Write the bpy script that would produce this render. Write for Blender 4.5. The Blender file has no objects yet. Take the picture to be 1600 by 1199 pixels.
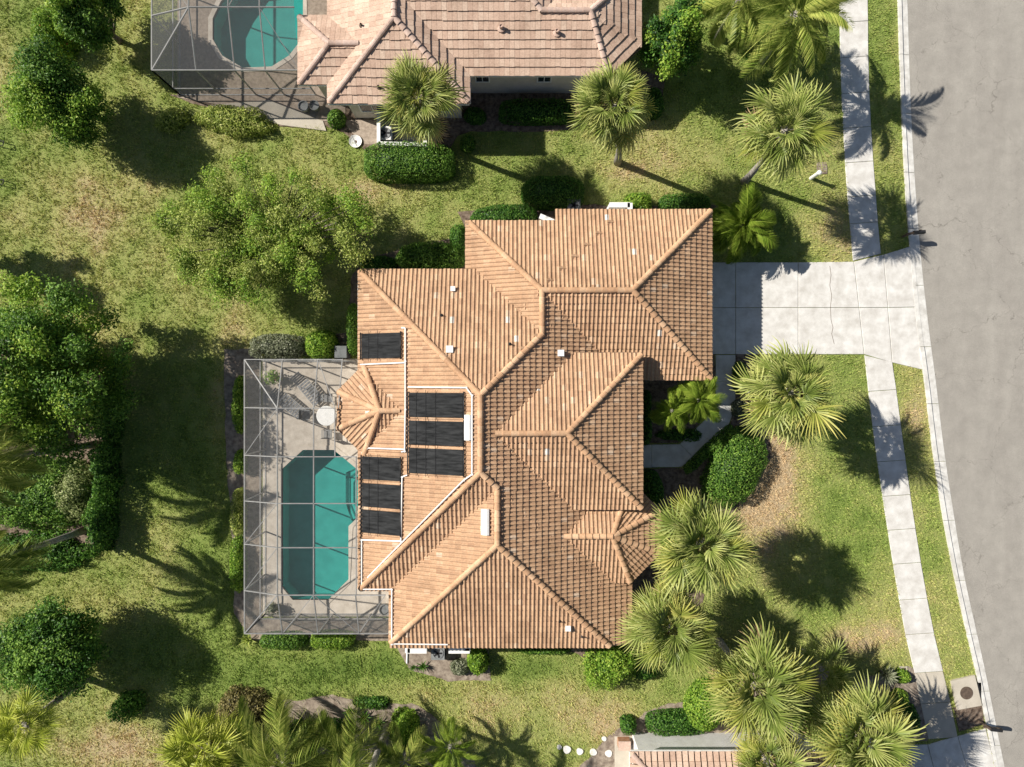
import bpy, bmesh, math, random
import numpy as np
from mathutils import Matrix, Vector
random.seed(7); RNG = np.random.default_rng(7)
scn = bpy.context.scene
COL = scn.collection
# ------------------------------------------------------------------ camera, sky, sun, exposure
S = 0.034; F = 1110.0; H = S * F            # metres per photo pixel on the ground, focal length in pixels, camera height
cam = bpy.data.cameras.new('camera'); cam.sensor_width = 36; cam.lens = 36 * F / 1600; cam.clip_end = 2000
camo = bpy.data.objects.new('camera', cam); COL.objects.link(camo); camo.location = (0, 0, H); scn.camera = camo
SUN = Vector((1.13, -0.43, -1.0)).normalized()   # direction the light travels
elev = math.asin(-SUN.z); azim = math.atan2(-SUN.x, -SUN.y)
w = bpy.data.worlds.new('World'); scn.world = w; w.use_nodes = True
sky = w.node_tree.nodes.new('ShaderNodeTexSky'); sky.sky_type = 'NISHITA'; sky.sun_disc = False
sky.sun_elevation = elev; sky.sun_rotation = azim
bg = w.node_tree.nodes['Background']; w.node_tree.links.new(sky.outputs[0], bg.inputs[0]); bg.inputs[1].default_value = 0.05
sl = bpy.data.lights.new('sun', 'SUN'); sl.energy = 5.0; sl.angle = math.radians(0.5); sl.color = (1, 0.94, 0.85)
so = bpy.data.objects.new('sun', sl); COL.objects.link(so); so.rotation_euler = SUN.to_track_quat('-Z', 'Y').to_euler(); so.location = (-30, 12, 40)
vs = scn.view_settings; vs.view_transform = 'Standard'; vs.look = 'None'; vs.gamma = 1; vs.exposure = 0.6; vs.use_curve_mapping = False
try: scn.cycles.transparent_max_bounces = 24
except Exception: pass

# ------------------------------------------------------------------ pixel helpers
def g(px, py): return ((px - 800) * S, -(py - 599.5) * S)             # ground pixel -> metres
def G(px, py, z):                                                     # photo pixel seen at height z -> metres
    k = (H - z) / F
    return ((px - 800) * k, -(py - 599.5) * k)

# ------------------------------------------------------------------ noise in numpy
def vnoise(x, y, seed=0):
    xi = np.floor(x).astype(np.int64); yi = np.floor(y).astype(np.int64); fx = x - xi; fy = y - yi
    fx = fx * fx * (3 - 2 * fx); fy = fy * fy * (3 - 2 * fy)
    def h(a, b):
        n = (a * 374761393 + b * 668265263 + seed * 982451653) & 0xffffffff
        n = ((n ^ (n >> 13)) * 1274126177) & 0xffffffff
        return ((n ^ (n >> 16)) & 0xffff) / 65535.0
    return (h(xi, yi) * (1 - fx) + h(xi + 1, yi) * fx) * (1 - fy) + (h(xi, yi + 1) * (1 - fx) + h(xi + 1, yi + 1) * fx) * fy
def fbm(x, y, seed=0, o=4):
    s = 0; a = .5; t = 0
    for i in range(o):
        s = s + a * vnoise(x * 2 ** i, y * 2 ** i, seed + i); t += a; a *= .5
    return s / t

# ------------------------------------------------------------------ materials
def mat_new(name):
    m = bpy.data.materials.new(name); m.use_nodes = True; nt = m.node_tree
    return m, nt, nt.nodes['Principled BSDF']
def N(nt, typ, **kw):
    n = nt.nodes.new(typ)
    for k, v in kw.items(): setattr(n, k, v)
    return n
def ramp(nt, fac, stops):
    r = N(nt, 'ShaderNodeValToRGB'); e = r.color_ramp.elements
    e[0].position, e[0].color = stops[0][0], (*stops[0][1], 1); e[1].position, e[1].color = stops[-1][0], (*stops[-1][1], 1)
    for p, c in stops[1:-1]: q = e.new(p); q.color = (*c, 1)
    nt.links.new(fac, r.inputs[0]); return r.outputs[0]
def noise(nt, scale, detail=5, rough=.6, obj=False, stretch=None):
    tc = N(nt, 'ShaderNodeTexCoord') if obj else N(nt, 'ShaderNodeNewGeometry')
    src = tc.outputs['Object'] if obj else tc.outputs['Position']
    if stretch:
        mp = N(nt, 'ShaderNodeMapping'); mp.inputs['Scale'].default_value = stretch; nt.links.new(src, mp.inputs[0]); src = mp.outputs[0]
    n = N(nt, 'ShaderNodeTexNoise'); n.inputs['Scale'].default_value = scale; n.inputs['Detail'].default_value = detail
    n.inputs['Roughness'].default_value = rough; nt.links.new(src, n.inputs['Vector']); return n.outputs[0]
def mix(nt, a, b, fac, mode='MIX'):
    m = N(nt, 'ShaderNodeMix', data_type='RGBA', blend_type=mode)
    for sock, v in ((m.inputs[0], fac), (m.inputs[6], a), (m.inputs[7], b)):
        if hasattr(v, 'links') or isinstance(v, bpy.types.NodeSocket): nt.links.new(v, sock)
        elif isinstance(v, (int, float)): sock.default_value = v
        else: sock.default_value = (*v, 1)
    return m.outputs[2]
def bump(nt, b, h, strength=.3, dist=.02):
    n = N(nt, 'ShaderNodeBump'); n.inputs['Strength'].default_value = strength; n.inputs['Distance'].default_value = dist
    nt.links.new(h, n.inputs['Height']); nt.links.new(n.outputs[0], b.inputs['Normal'])
def surf(name, c1, c2, scale=6, rough=.8, fine=60, bstr=.25, c3=None, stretch=None, spec=.3, lo=.35, hi=.65):
    m, nt, b = mat_new(name)
    n1 = noise(nt, scale, 6, .6, stretch=stretch); n2 = noise(nt, fine, 3, .7)
    c = ramp(nt, n1, [(lo, c1), (hi, c2)] if not c3 else [(lo, c1), ((lo + hi) / 2, c2), (hi, c3)])
    sp = ramp(nt, n2, [(.3, (.78, .78, .78)), (.7, (1.15, 1.15, 1.15))])
    c = mix(nt, c, sp, 1.0, 'MULTIPLY')
    nt.links.new(c, b.inputs['Base Color']); b.inputs['Roughness'].default_value = rough
    b.inputs['Specular IOR Level'].default_value = spec
    bump(nt, b, n2, bstr, .01); return m
def attr(nt, name='v'):
    a = N(nt, 'ShaderNodeAttribute', attribute_name=name); return a.outputs['Fac']
def leafmat(name, dark, mid, light, trans=.3, rough=.45, objrand=False):
    m, nt, b = mat_new(name)
    v = attr(nt)
    if objrand:
        oi = N(nt, 'ShaderNodeObjectInfo'); ad = N(nt, 'ShaderNodeMath', operation='MULTIPLY_ADD')
        nt.links.new(oi.outputs['Random'], ad.inputs[0]); ad.inputs[1].default_value = .35; nt.links.new(v, ad.inputs[2]); v = ad.outputs[0]
    c = ramp(nt, v, [(0, dark), (.5, mid), (1, light)])
    nt.links.new(c, b.inputs['Base Color']); b.inputs['Roughness'].default_value = rough; b.inputs['Specular IOR Level'].default_value = .22
    t = N(nt, 'ShaderNodeBsdfTranslucent'); nt.links.new(c, t.inputs[0])
    ms = N(nt, 'ShaderNodeMixShader'); ms.inputs[0].default_value = trans
    nt.links.new(b.outputs[0], ms.inputs[1]); nt.links.new(t.outputs[0], ms.inputs[2])
    nt.links.new(ms.outputs[0], nt.nodes['Material Output'].inputs[0]); return m
M = {}
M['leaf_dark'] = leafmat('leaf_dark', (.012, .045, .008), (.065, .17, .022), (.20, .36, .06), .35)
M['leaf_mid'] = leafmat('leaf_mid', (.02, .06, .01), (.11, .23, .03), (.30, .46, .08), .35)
M['leaf_bright'] = leafmat('leaf_bright', (.04, .10, .01), (.19, .34, .035), (.44, .55, .09), .35)
M['leaf_lime'] = leafmat('leaf_lime', (.07, .12, .02), (.36, .44, .085), (.68, .68, .25), .4)
M['leaf_olive'] = leafmat('leaf_olive', (.05, .08, .02), (.27, .33, .11), (.58, .60, .32), .4)
M['leaf_grey'] = leafmat('leaf_grey', (.05, .065, .04), (.19, .215, .12), (.42, .43, .32), .3)
M['leaf_brown'] = leafmat('leaf_brown', (.04, .035, .015), (.20, .175, .06), (.40, .34, .15))
M['flower_red'] = leafmat('flower_red', (.3, .02, .03), (.5, .05, .07), (.6, .15, .15))
M['fan'] = leafmat('fan_frond', (.035, .065, .012), (.19, .25, .05), (.52, .53, .18), trans=.3, objrand=True)
M['fan_old'] = leafmat('fan_frond_old', (.07, .10, .015), (.27, .31, .055), (.56, .51, .15), trans=.3, objrand=True)
M['fan_dead'] = leafmat('fan_frond_dead', (.10, .06, .03), (.24, .15, .08), (.40, .28, .16), trans=.15, objrand=True)
M['fan_lime'] = leafmat('fan_frond_lime', (.09, .14, .01), (.36, .42, .05), (.62, .62, .14), trans=.35, objrand=True)
M['feather'] = leafmat('feather_frond', (.03, .065, .01), (.17, .245, .04), (.50, .53, .14), trans=.35, objrand=True)
M['feather_bright'] = leafmat('feather_bright', (.05, .10, .01), (.17, .27, .03), (.36, .45, .07), trans=.35, objrand=True)
M['trunk'] = surf('palm_trunk', (.20, .18, .155), (.42, .39, .35), 7, .9, 30, .6)
M['bark'] = surf('bark', (.08, .065, .05), (.2, .17, .14), 9, .9, 40, .6)
M['concrete'] = surf('concrete', (.47, .45, .415), (.68, .67, .64), 1.7, .85, 90, .12, lo=.3, hi=.7)
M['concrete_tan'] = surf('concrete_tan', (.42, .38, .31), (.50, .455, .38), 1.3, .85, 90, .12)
M['kerb'] = surf('kerb_concrete', (.48, .465, .43), (.68, .67, .635), 2.2, .85, 80, .2)
M['deck'] = surf('deck', (.50, .44, .365), (.64, .575, .49), 2.5, .8, 50, .15)
M['paver'] = surf('paver', (.26, .21, .165), (.40, .33, .265), 6, .85, 40, .25)
M['mulch'] = surf('mulch', (.075, .05, .035), (.24, .185, .14), 5, .95, 26, .9)
M['sand'] = surf('sandy_mulch', (.15, .115, .09), (.34, .285, .225), 4, .95, 30, .7)
M['white_stone'] = surf('white_stone', (.6, .58, .54), (.74, .73, .7), 5, .8, 60, .2)
M['wall'] = surf('stucco', (.56, .51, .45), (.66, .61, .55), 2, .85, 60, .25)
M['wall_white'] = surf('stucco_white', (.66, .65, .62), (.78, .77, .75), 2, .85, 50, .3)
M['white'] = surf('white_paint', (.72, .72, .70), (.80, .80, .78), 3, .5, 40, .05, spec=.5)
M['alu'] = surf('aluminium_beam', (.27, .27, .265), (.37, .37, .36), 3, .5, 40, .05, spec=.5)
M['fascia'] = surf('fascia', (.36, .29, .22), (.45, .37, .29), 3, .7, 40, .1)
M['black'] = surf('black_metal', (.012, .012, .013), (.03, .03, .032), 5, .5, 40, .1)
M['brownmetal'] = surf('brown_metal', (.07, .05, .038), (.13, .095, .07), 6, .7, 40, .2)
M['greymetal'] = surf('grey_metal', (.16, .17, .17), (.25, .26, .26), 4, .55, 40, .1)
M['ac'] = surf('ac_grey', (.09, .10, .10), (.14, .15, .15), 4, .6, 40, .1)
M['glasswin'], nt, b = mat_new('window_glass'); b.inputs['Base Color'].default_value = (.03, .04, .05, 1); b.inputs['Roughness'].default_value = .08
M['sling'] = surf('sling_fabric', (.16, .165, .17), (.28, .285, .29), 8, .8, 60, .1)
M['terracotta'] = surf('terracotta', (.35, .17, .09), (.45, .25, .15), 5, .85, 40, .2)
# asphalt: sun bleached, streaked along the lane
m, nt, b = mat_new('asphalt'); M['asphalt'] = m
n1 = noise(nt, .35, 5, .6, stretch=(3.0, .5, 1)); n2 = noise(nt, 55, 4, .75); n3 = noise(nt, 1.2, 6, .65)
c = ramp(nt, n1, [(.3, (.285, .267, .24)), (.7, (.33, .312, .28))])
c = mix(nt, c, ramp(nt, n2, [(.3, (.52, .52, .52)), (.72, (1.38, 1.37, 1.34))]), 1, 'MULTIPLY')
c = mix(nt, c, ramp(nt, n3, [(.35, (.9, .9, .9)), (.65, (1.06, 1.06, 1.06))]), 1, 'MULTIPLY')
vr = N(nt, 'ShaderNodeTexVoronoi', feature='DISTANCE_TO_EDGE'); vr.inputs['Scale'].default_value = .23
geo = N(nt, 'ShaderNodeNewGeometry'); wob = N(nt, 'ShaderNodeTexNoise'); wob.inputs['Scale'].default_value = 1.6; wob.inputs['Detail'].default_value = 5
nt.links.new(geo.outputs['Position'], wob.inputs['Vector'])
vm = N(nt, 'ShaderNodeVectorMath', operation='MULTIPLY_ADD'); nt.links.new(wob.outputs['Color'], vm.inputs[0]); vm.inputs[1].default_value = (1.5, 1.5, 0)
nt.links.new(geo.outputs['Position'], vm.inputs[2]); nt.links.new(vm.outputs[0], vr.inputs['Vector'])
c = mix(nt, c, ramp(nt, vr.outputs['Distance'], [(0, (.62, .61, .6)), (.004, (1, 1, 1))]), 1, 'MULTIPLY')
nt.links.new(c, b.inputs['Base Color']); b.inputs['Roughness'].default_value = .9; bump(nt, b, n2, .35, .01)
# lawn: 'dry' attribute picks green or straw, fine noise gives the grain
def lawnmat(name, gain):
    m, nt, b = mat_new(name)
    d = attr(nt, 'dry'); n = noise(nt, 9, 4, .7); n0 = noise(nt, 1.1, 5, .6)
    ad = N(nt, 'ShaderNodeMath', operation='MULTIPLY_ADD'); nt.links.new(n, ad.inputs[0]); ad.inputs[1].default_value = .55; nt.links.new(d, ad.inputs[2])
    a2 = N(nt, 'ShaderNodeMath', operation='MULTIPLY_ADD'); nt.links.new(n0, a2.inputs[0]); a2.inputs[1].default_value = .25; nt.links.new(ad.outputs[0], a2.inputs[2])
    gc = [(.22, (.095, .155, .028)), (.47, (.20, .26, .062)), (.76, (.335, .33, .12)), (1.02, (.43, .33, .20))]
    c = ramp(nt, a2.outputs[0], [(p, tuple(x * gain for x in k)) for p, k in gc])
    nt.links.new(c, b.inputs['Base Color']); b.inputs['Roughness'].default_value = .85; b.inputs['Specular IOR Level'].default_value = .15
    return m, nt, b
M['lawn'], nt, b = lawnmat('lawn_soil', 1.05); bump(nt, b, noise(nt, 8, 5, .75), 1.0, .12)
M['grass'], nt, b = lawnmat('grass_blade', 1.6)
t = N(nt, 'ShaderNodeBsdfTranslucent'); nt.links.new(b.inputs['Base Color'].links[0].from_socket, t.inputs[0])
ms = N(nt, 'ShaderNodeMixShader'); ms.inputs[0].default_value = .3; nt.links.new(b.outputs[0], ms.inputs[1]); nt.links.new(t.outputs[0], ms.inputs[2])
nt.links.new(ms.outputs[0], nt.nodes['Material Output'].inputs[0])
def tilemat(name, stops, gain=1):
    m, nt, b = mat_new(name)
    v = attr(nt); c = ramp(nt, v, [(p, tuple(x * gain for x in k)) for p, k in stops])
    n = noise(nt, 14, 5, .7); c = mix(nt, c, ramp(nt, n, [(.3, (.76, .74, .72)), (.7, (1.16, 1.16, 1.16))]), 1, 'MULTIPLY')
    n0 = noise(nt, .7, 6, .7); c = mix(nt, c, ramp(nt, n0, [(.32, (.78, .76, .74)), (.5, (1, 1, 1)), (.68, (1.07, 1.07, 1.07))]), 1, 'MULTIPLY')
    nt.links.new(c, b.inputs['Base Color']); b.inputs['Roughness'].default_value = .75; b.inputs['Specular IOR Level'].default_value = .3
    bump(nt, b, noise(nt, 60, 3, .6), .2, .01); return m
M['tile'] = tilemat('clay_tile', [(0, (.25, .15, .095)), (.25, (.375, .23, .14)), (.55, (.475, .305, .185)), (.85, (.55, .375, .24)), (.97, (.56, .46, .36)), (1, (.60, .57, .52))])
M['ridge'] = tilemat('ridge_clay', [(0, (.46, .275, .16)), (.5, (.54, .335, .195)), (1, (.60, .40, .25))])
M['flat_tile'] = tilemat('flat_tile', [(0, (.45, .31, .235)), (.5, (.53, .38, .29)), (1, (.60, .46, .36))])
M['flat_ridge'] = tilemat('flat_ridge', [(0, (.48, .35, .285)), (1, (.60, .46, .39))])
M['underlay'] = surf('roof_underlay', (.07, .05, .04), (.12, .085, .065), 5, .95)
# insect screen: fine dark mesh, part see-through
m, nt, b = mat_new('insect_screen'); M['screen'] = m
tr = N(nt, 'ShaderNodeBsdfTransparent'); df = N(nt, 'ShaderNodeBsdfDiffuse'); df.inputs[0].default_value = (.11, .115, .115, 1)
ms = N(nt, 'ShaderNodeMixShader'); ms.inputs[0].default_value = .19
nt.links.new(tr.outputs[0], ms.inputs[1]); nt.links.new(df.outputs[0], ms.inputs[2]); nt.links.new(ms.outputs[0], nt.nodes['Material Output'].inputs[0])
m = M['screen'].copy(); m.name = 'insect_screen_dense_sunlit'; M['screen_dense_sunlit'] = m  # denser wall screens, sunlit grey veil put into colour and opacity
for n_ in m.node_tree.nodes:
    if n_.type == 'MIX_SHADER': n_.inputs[0].default_value = .34
    if n_.type == 'BSDF_DIFFUSE': n_.inputs[0].default_value = (.30, .305, .305, 1)
m = M['screen'].copy(); m.name = 'insect_screen_mid'; M['screen_mid'] = m  # greyer, less see-through copy for the northern cage roof
for n_ in m.node_tree.nodes:
    if n_.type == 'MIX_SHADER': n_.inputs[0].default_value = .34
    if n_.type == 'BSDF_DIFFUSE': n_.inputs[0].default_value = (.13, .135, .135, 1)
# pool water: tinted, clear, with a weak mirror
m, nt, b = mat_new('pool_water'); M['water'] = m
tr = N(nt, 'ShaderNodeBsdfTransparent'); tr.inputs[0].default_value = (.50, .88, .85, 1)
gl = N(nt, 'ShaderNodeBsdfGlossy'); gl.inputs['Roughness'].default_value = .03
fr = N(nt, 'ShaderNodeFresnel'); fr.inputs[0].default_value = 1.33
bm_ = N(nt, 'ShaderNodeBump'); bm_.inputs['Strength'].default_value = .15; nt.links.new(noise(nt, 5, 3), bm_.inputs['Height'])
nt.links.new(bm_.outputs[0], gl.inputs['Normal']); nt.links.new(bm_.outputs[0], fr.inputs['Normal'])
ms = N(nt, 'ShaderNodeMixShader'); nt.links.new(fr.outputs[0], ms.inputs[0]); nt.links.new(tr.outputs[0], ms.inputs[1]); nt.links.new(gl.outputs[0], ms.inputs[2])
nt.links.new(ms.outputs[0], nt.nodes['Material Output'].inputs[0])
M['plaster'] = surf('pool_plaster', (.13, .40, .38), (.17, .48, .45), 1.5, .7, 60, .05)
M['pooltile'] = surf('pool_edge_tile', (.05, .16, .16), (.09, .24, .23), 9, .3, 60, .05)
# solar mat: black ribbed
m, nt, b = mat_new('solar_mat'); M['solar'] = m
n1 = noise(nt, 3, 4, .6, stretch=(.3, 3, 1)); c = ramp(nt, n1, [(.3, (.010, .011, .012)), (.7, (.05, .052, .054))])
nt.links.new(c, b.inputs['Base Color']); b.inputs['Roughness'].default_value = .7; b.inputs['Specular IOR Level'].default_value = .08

# ------------------------------------------------------------------ object helpers
def mesh_np(name, V, Fc, mat, smooth=False, attrs=None):
    me = bpy.data.meshes.new(name); V = np.asarray(V, dtype=np.float32)
    if isinstance(Fc, np.ndarray):
        k = Fc.shape[1]; nf = Fc.shape[0]
        me.vertices.add(len(V)); me.vertices.foreach_set('co', V.ravel())
        me.loops.add(nf * k); me.loops.foreach_set('vertex_index', Fc.astype(np.int32).ravel())
        me.polygons.add(nf); me.polygons.foreach_set('loop_start', np.arange(0, nf * k, k, dtype=np.int32))
        me.update(calc_edges=True)
    else:
        me.from_pydata([tuple(v) for v in V.tolist()], [], [list(f) for f in Fc]); me.update()
    if attrs:
        for an, av in attrs.items():
            a = me.attributes.new(an, 'FLOAT', 'POINT'); a.data.foreach_set('value', np.asarray(av, dtype=np.float32))
    me.polygons.foreach_set('use_smooth', np.full(len(me.polygons), bool(smooth)))
    me.materials.append(M[mat] if isinstance(mat, str) else mat); return me
def link(name, me, parent=None, label=None, cat=None, group=None, kind=None, loc=None):
    o = bpy.data.objects.new(name, me); COL.objects.link(o)
    if parent: o.parent = parent
    if loc is not None: o.location = loc
    for k, v in (('label', label), ('category', cat), ('group', group), ('kind', kind)):
        if v: o[k] = v
    return o
def thing(name, label, cat, loc=(0, 0, 0), group=None): return link(name, None, None, label, cat, group, None, loc)
class MB:                                             # collects boxes, prisms and tubes for ONE mesh
    def __init__(s): s.v = []; s.f = []
    def add(s, vs, fs):
        n = len(s.v); s.v += [tuple(v) for v in vs]; s.f += [[i + n for i in f] for f in fs]; return s
    def box(s, x0, x1, y0, y1, z0, z1):
        return s.add([(x0, y0, z0), (x1, y0, z0), (x1, y1, z0), (x0, y1, z0), (x0, y0, z1), (x1, y0, z1), (x1, y1, z1), (x0, y1, z1)],
                     [(3, 2, 1, 0), (4, 5, 6, 7), (0, 1, 5, 4), (1, 2, 6, 5), (2, 3, 7, 6), (3, 0, 4, 7)])
    def beam(s, p, q, wd, ht, up=(0, 0, 1)):
        p = Vector(p); q = Vector(q); d = (q - p).normalized(); u = Vector(up)
        if abs(d.dot(u)) > .98: u = Vector((1, 0, 0))
        a = d.cross(u).normalized(); u = a.cross(d); a = a * wd / 2; u = u * ht / 2
        return s.add([p - a - u, p + a - u, p + a + u, p - a + u, q - a - u, q + a - u, q + a + u, q - a + u],
                     [(0, 1, 2, 3), (7, 6, 5, 4), (0, 4, 5, 1), (1, 5, 6, 2), (2, 6, 7, 3), (3, 7, 4, 0)])
    def prism(s, poly, z0, z1):
        a = sum(poly[i][0] * poly[(i + 1) % len(poly)][1] - poly[(i + 1) % len(poly)][0] * poly[i][1] for i in range(len(poly)))
        if a < 0: poly = poly[::-1]
        n = len(poly)
        return s.add([(x, y, z0) for x, y in poly] + [(x, y, z1) for x, y in poly],
                     [list(range(n))[::-1], list(range(n, 2 * n))] + [(i, (i + 1) % n, n + (i + 1) % n, n + i) for i in range(n)])
    def tube(s, pts, rad, n=8, cap=True):
        pts = [Vector(p) for p in pts]; rads = rad if isinstance(rad, (list, tuple)) else [rad] * len(pts); rings = []
        for i, p in enumerate(pts):
            d = (pts[min(i + 1, len(pts) - 1)] - pts[max(i - 1, 0)]).normalized()
            u = Vector((0, 0, 1)) if abs(d.z) < .9 else Vector((1, 0, 0)); a = d.cross(u).normalized(); u = a.cross(d)
            rings.append([p + (a * math.cos(2 * math.pi * k / n) + u * math.sin(2 * math.pi * k / n)) * rads[i] for k in range(n)])
        fs = [(i * n + k, i * n + (k + 1) % n, (i + 1) * n + (k + 1) % n, (i + 1) * n + k) for i in range(len(pts) - 1) for k in range(n)]
        if cap: fs += [list(range(n))[::-1], [(len(pts) - 1) * n + k for k in range(n)]]
        return s.add([v for r in rings for v in r], fs)
    def lathe(s, prof, c=(0, 0), n=20):
        vs = [(c[0] + r * math.cos(2 * math.pi * k / n), c[1] + r * math.sin(2 * math.pi * k / n), z) for r, z in prof for k in range(n)]
        fs = [(i * n + k, i * n + (k + 1) % n, (i + 1) * n + (k + 1) % n, (i + 1) * n + k) for i in range(len(prof) - 1) for k in range(n)]
        return s.add(vs, fs + [list(range(n))[::-1], [(len(prof) - 1) * n + k for k in range(n)]])
    def mesh(s, name, mat, smooth=False):
        me = mesh_np(name, s.v, s.f, mat)
        if smooth:
            me.polygons.foreach_set('use_smooth', [len(p.vertices) == 4 for p in me.polygons])
        return me
    def build(s, name, mat, parent=None, smooth=False, **kw): return link(name, s.mesh(name, mat, smooth), parent, **kw)

# ================================================================== THE SETTING
def inpoly(px, py, poly):
    r = np.zeros(px.shape, bool); n = len(poly)
    for i in range(n):
        x1, y1 = poly[i]; x2, y2 = poly[(i + 1) % n]
        if y1 == y2: continue
        c = ((y1 > py) != (y2 > py)) & (px < (x2 - x1) * (py - y1) / (y2 - y1) + x1)
        r ^= c
    return r
# street lines in ground pixels: (y, pavement left, pavement right, kerb back, kerb face)
ST = np.array([(-900, 1225, 1269, 1316, 1332), (-400, 1280, 1325, 1372, 1388), (0, 1311, 1356, 1402, 1418), (100, 1312.5, 1357, 1405, 1421), (200, 1317, 1361, 1409, 1425), (300, 1323, 1368, 1414, 1431),
               (400, 1332, 1376, 1422, 1439), (500, 1343, 1387, 1431, 1450), (600, 1355, 1399, 1444, 1463), (700, 1367, 1412, 1456, 1475), (800, 1382, 1426, 1471, 1490),
               (900, 1398, 1442, 1490, 1507), (1000, 1416, 1461, 1512, 1529), (1050, 1428, 1473, 1524, 1540), (1100, 1438, 1485, 1534, 1550), (1199, 1460, 1505, 1554, 1570), (1700, 1590, 1635, 1690, 1706), (2100, 1720, 1765, 1820, 1836)], float)
def st(y, k):                                      # smooth interpolation between the measured rows
    ys = ST[:, 0]; v = ST[:, k]; d = np.gradient(v, ys); i = int(np.clip(np.searchsorted(ys, y) - 1, 0, len(ys) - 2)); h = ys[i + 1] - ys[i]; t = (y - ys[i]) / h
    return float((2 * t**3 - 3 * t**2 + 1) * v[i] + (t**3 - 2 * t**2 + t) * h * d[i] + (-2 * t**3 + 3 * t**2) * v[i + 1] + (t**3 - t**2) * h * d[i + 1])
POOL = [(441, 733), (474, 703), (522, 703), (557, 732), (572, 748), (572, 796), (545, 822), (545, 905), (513, 937), (458, 937), (441, 917)]
NPOOL = [(333, 30), (345, 5), (370, -30), (455, -40), (474, -20), (474, 60), (452, 88), (425, 105), (380, 107), (348, 88), (333, 62)]
DECK = [(411, 561), (640, 561), (640, 963), (411, 963)]
NDECK = [(278, 153), (278, -70), (540, -70), (540, 190), (500, 190), (300, 157)]
HOUSE = [(600, 455), (752, 455), (752, 388), (1070, 388), (1070, 578), (965, 578), (1005, 778), (1005, 845), (950, 880), (950, 958), (642, 958), (642, 877), (600, 877)]
DRIVE = [(1060, 410), (1334, 410), (1377, 398), (1424, 384), (1442, 578), (1394, 567), (1351, 554), (1060, 554)]
DRIVE2 = [(1380, 1164), (1449, 1162), (1496, 1148), (1540, 1137), (1560, 1230), (1640, 1500), (1380, 1500)]
WALK = [(1118, 554), (1149, 554), (1149, 635), (1139, 662), (1084, 716), (1064, 730), (960, 731), (960, 695), (1062, 694), (1103, 655), (1118, 630)]
def blob(pts, amp=5, n=8, seed=1):                 # polygon with a wavering natural edge
    out = []; k = 0
    for i in range(len(pts)):
        a = pts[i]; b = pts[(i + 1) % len(pts)]
        for j in range(n):
            t = j / n; x = a[0] + (b[0] - a[0]) * t; y = a[1] + (b[1] - a[1]) * t
            dx = float(fbm(np.array([x / 23.]), np.array([y / 23.]), seed)[0] - .5) * 2 * amp; dy = float(fbm(np.array([x / 23.]), np.array([y / 23.]), seed + 9)[0] - .5) * 2 * amp
            out.append((x + dx, y + dy))
    return out
BEDS = [('mulch', blob([(1085, 554), (1117, 552), (1117, 632), (1100, 655), (1060, 692), (960, 694), (960, 560)], 2, 8, 3), 'front entry'),
        ('mulch', blob([(1150, 552), (1180, 556), (1172, 640), (1198, 668), (1204, 715), (1172, 772), (1140, 805), (1060, 830), (960, 800), (960, 733), (1066, 732), (1086, 718), (1141, 664)], 5, 8, 4), 'front hedge'),
        ('mulch', blob([(960, 880), (1040, 870), (1100, 930), (1070, 1020), (1010, 1045), (880, 1020), (850, 975), (960, 960)], 6, 8, 5), 'south corner'),
        ('sand', blob([(395, 1135), (440, 1095), (520, 1088), (600, 1098), (660, 1105), (705, 1140), (740, 1180), (760, 1290), (380, 1290)], 9, 8, 6), 'south border'),
        ('sand', blob([(905, 1200), (940, 1160), (985, 1125), (1050, 1100), (1082, 1092), (1150, 1040), (1250, 1030), (1330, 1070), (1425, 1040), (1436, 1060), (1440, 1110), (1448, 1160), (1380, 1162), (1380, 1300), (900, 1300)], 7, 8, 7), 'southern neighbour'),
        ('sand', blob([(352, 545), (408, 545), (408, 965), (640, 966), (640, 1000), (395, 1003), (366, 960), (362, 800), (352, 690)], 5, 10, 8), 'cage border'),
        ('mulch', blob([(560, 405), (745, 365), (745, 455), (600, 455), (600, 555), (412, 556), (412, 540), (545, 520), (550, 440)], 5, 8, 9), 'north wing'),
        ('mulch', blob([(715, 330), (840, 320), (1020, 322), (1120, 318), (1140, 385), (1060, 408), (745, 400)], 4, 8, 10), 'garage'),
        ('mulch', blob([(262, 148), (300, 160), (345, 176), (440, 200), (500, 195), (535, 205), (565, 232), (600, 258), (690, 262), (712, 215), (735, 205), (852, 205), (985, 200), (1030, 165), (1040, 120), (1000, 110), (960, 100), (700, 130), (500, 150), (300, 150)], 4, 8, 11), 'northern neighbour, dark tone standing for wall shade'),  # dark mulch colour stands for the shade along the walls
        ('mulch', blob([(120, 560), (175, 600), (172, 700), (178, 800), (160, 850), (100, 880), (-80, 900), (-200, 700), (-60, 480)], 8, 8, 12), 'west thicket'),
        ('sand', blob([(620, 1012), (640, 975), (760, 975), (765, 1062), (700, 1066), (640, 1046)], 4, 8, 13), 'side wall'),
        ('mulch', blob([(1490, 1105), (1532, 1098), (1538, 1132), (1498, 1143)], 2, 6, 14), 'mailbox')]
DRY = [(150, 320, 90, 70, .30), (120, 560, 60, 90, .1), (1200, 780, 60, 110, .55), (1195, 700, 30, 50, .3), (920, 1120, 80, 40, .32), (1350, 995, 70, 35, .34), (150, 950, 150, 40, .20), (170, 1160, 120, 60, .28),
       (470, 60, 60, 40, .1), (280, 400, 60, 120, .10), (620, 285, 60, 30, .22), (1050, 240, 90, 40, .22), (1300, 350, 40, 60, .18), (975, 275, 40, 25, .25), (370, 530, 30, 60, .32), (345, 640, 20, 60, .25), (830, 1085, 60, 25, .15), (1430, 640, 30, 50, .25),
       (640, 1080, 80, 25, .12), (330, 210, 60, 30, .18), (560, 300, 50, 30, .25), (760, 1100, 60, 40, .15)]
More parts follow.
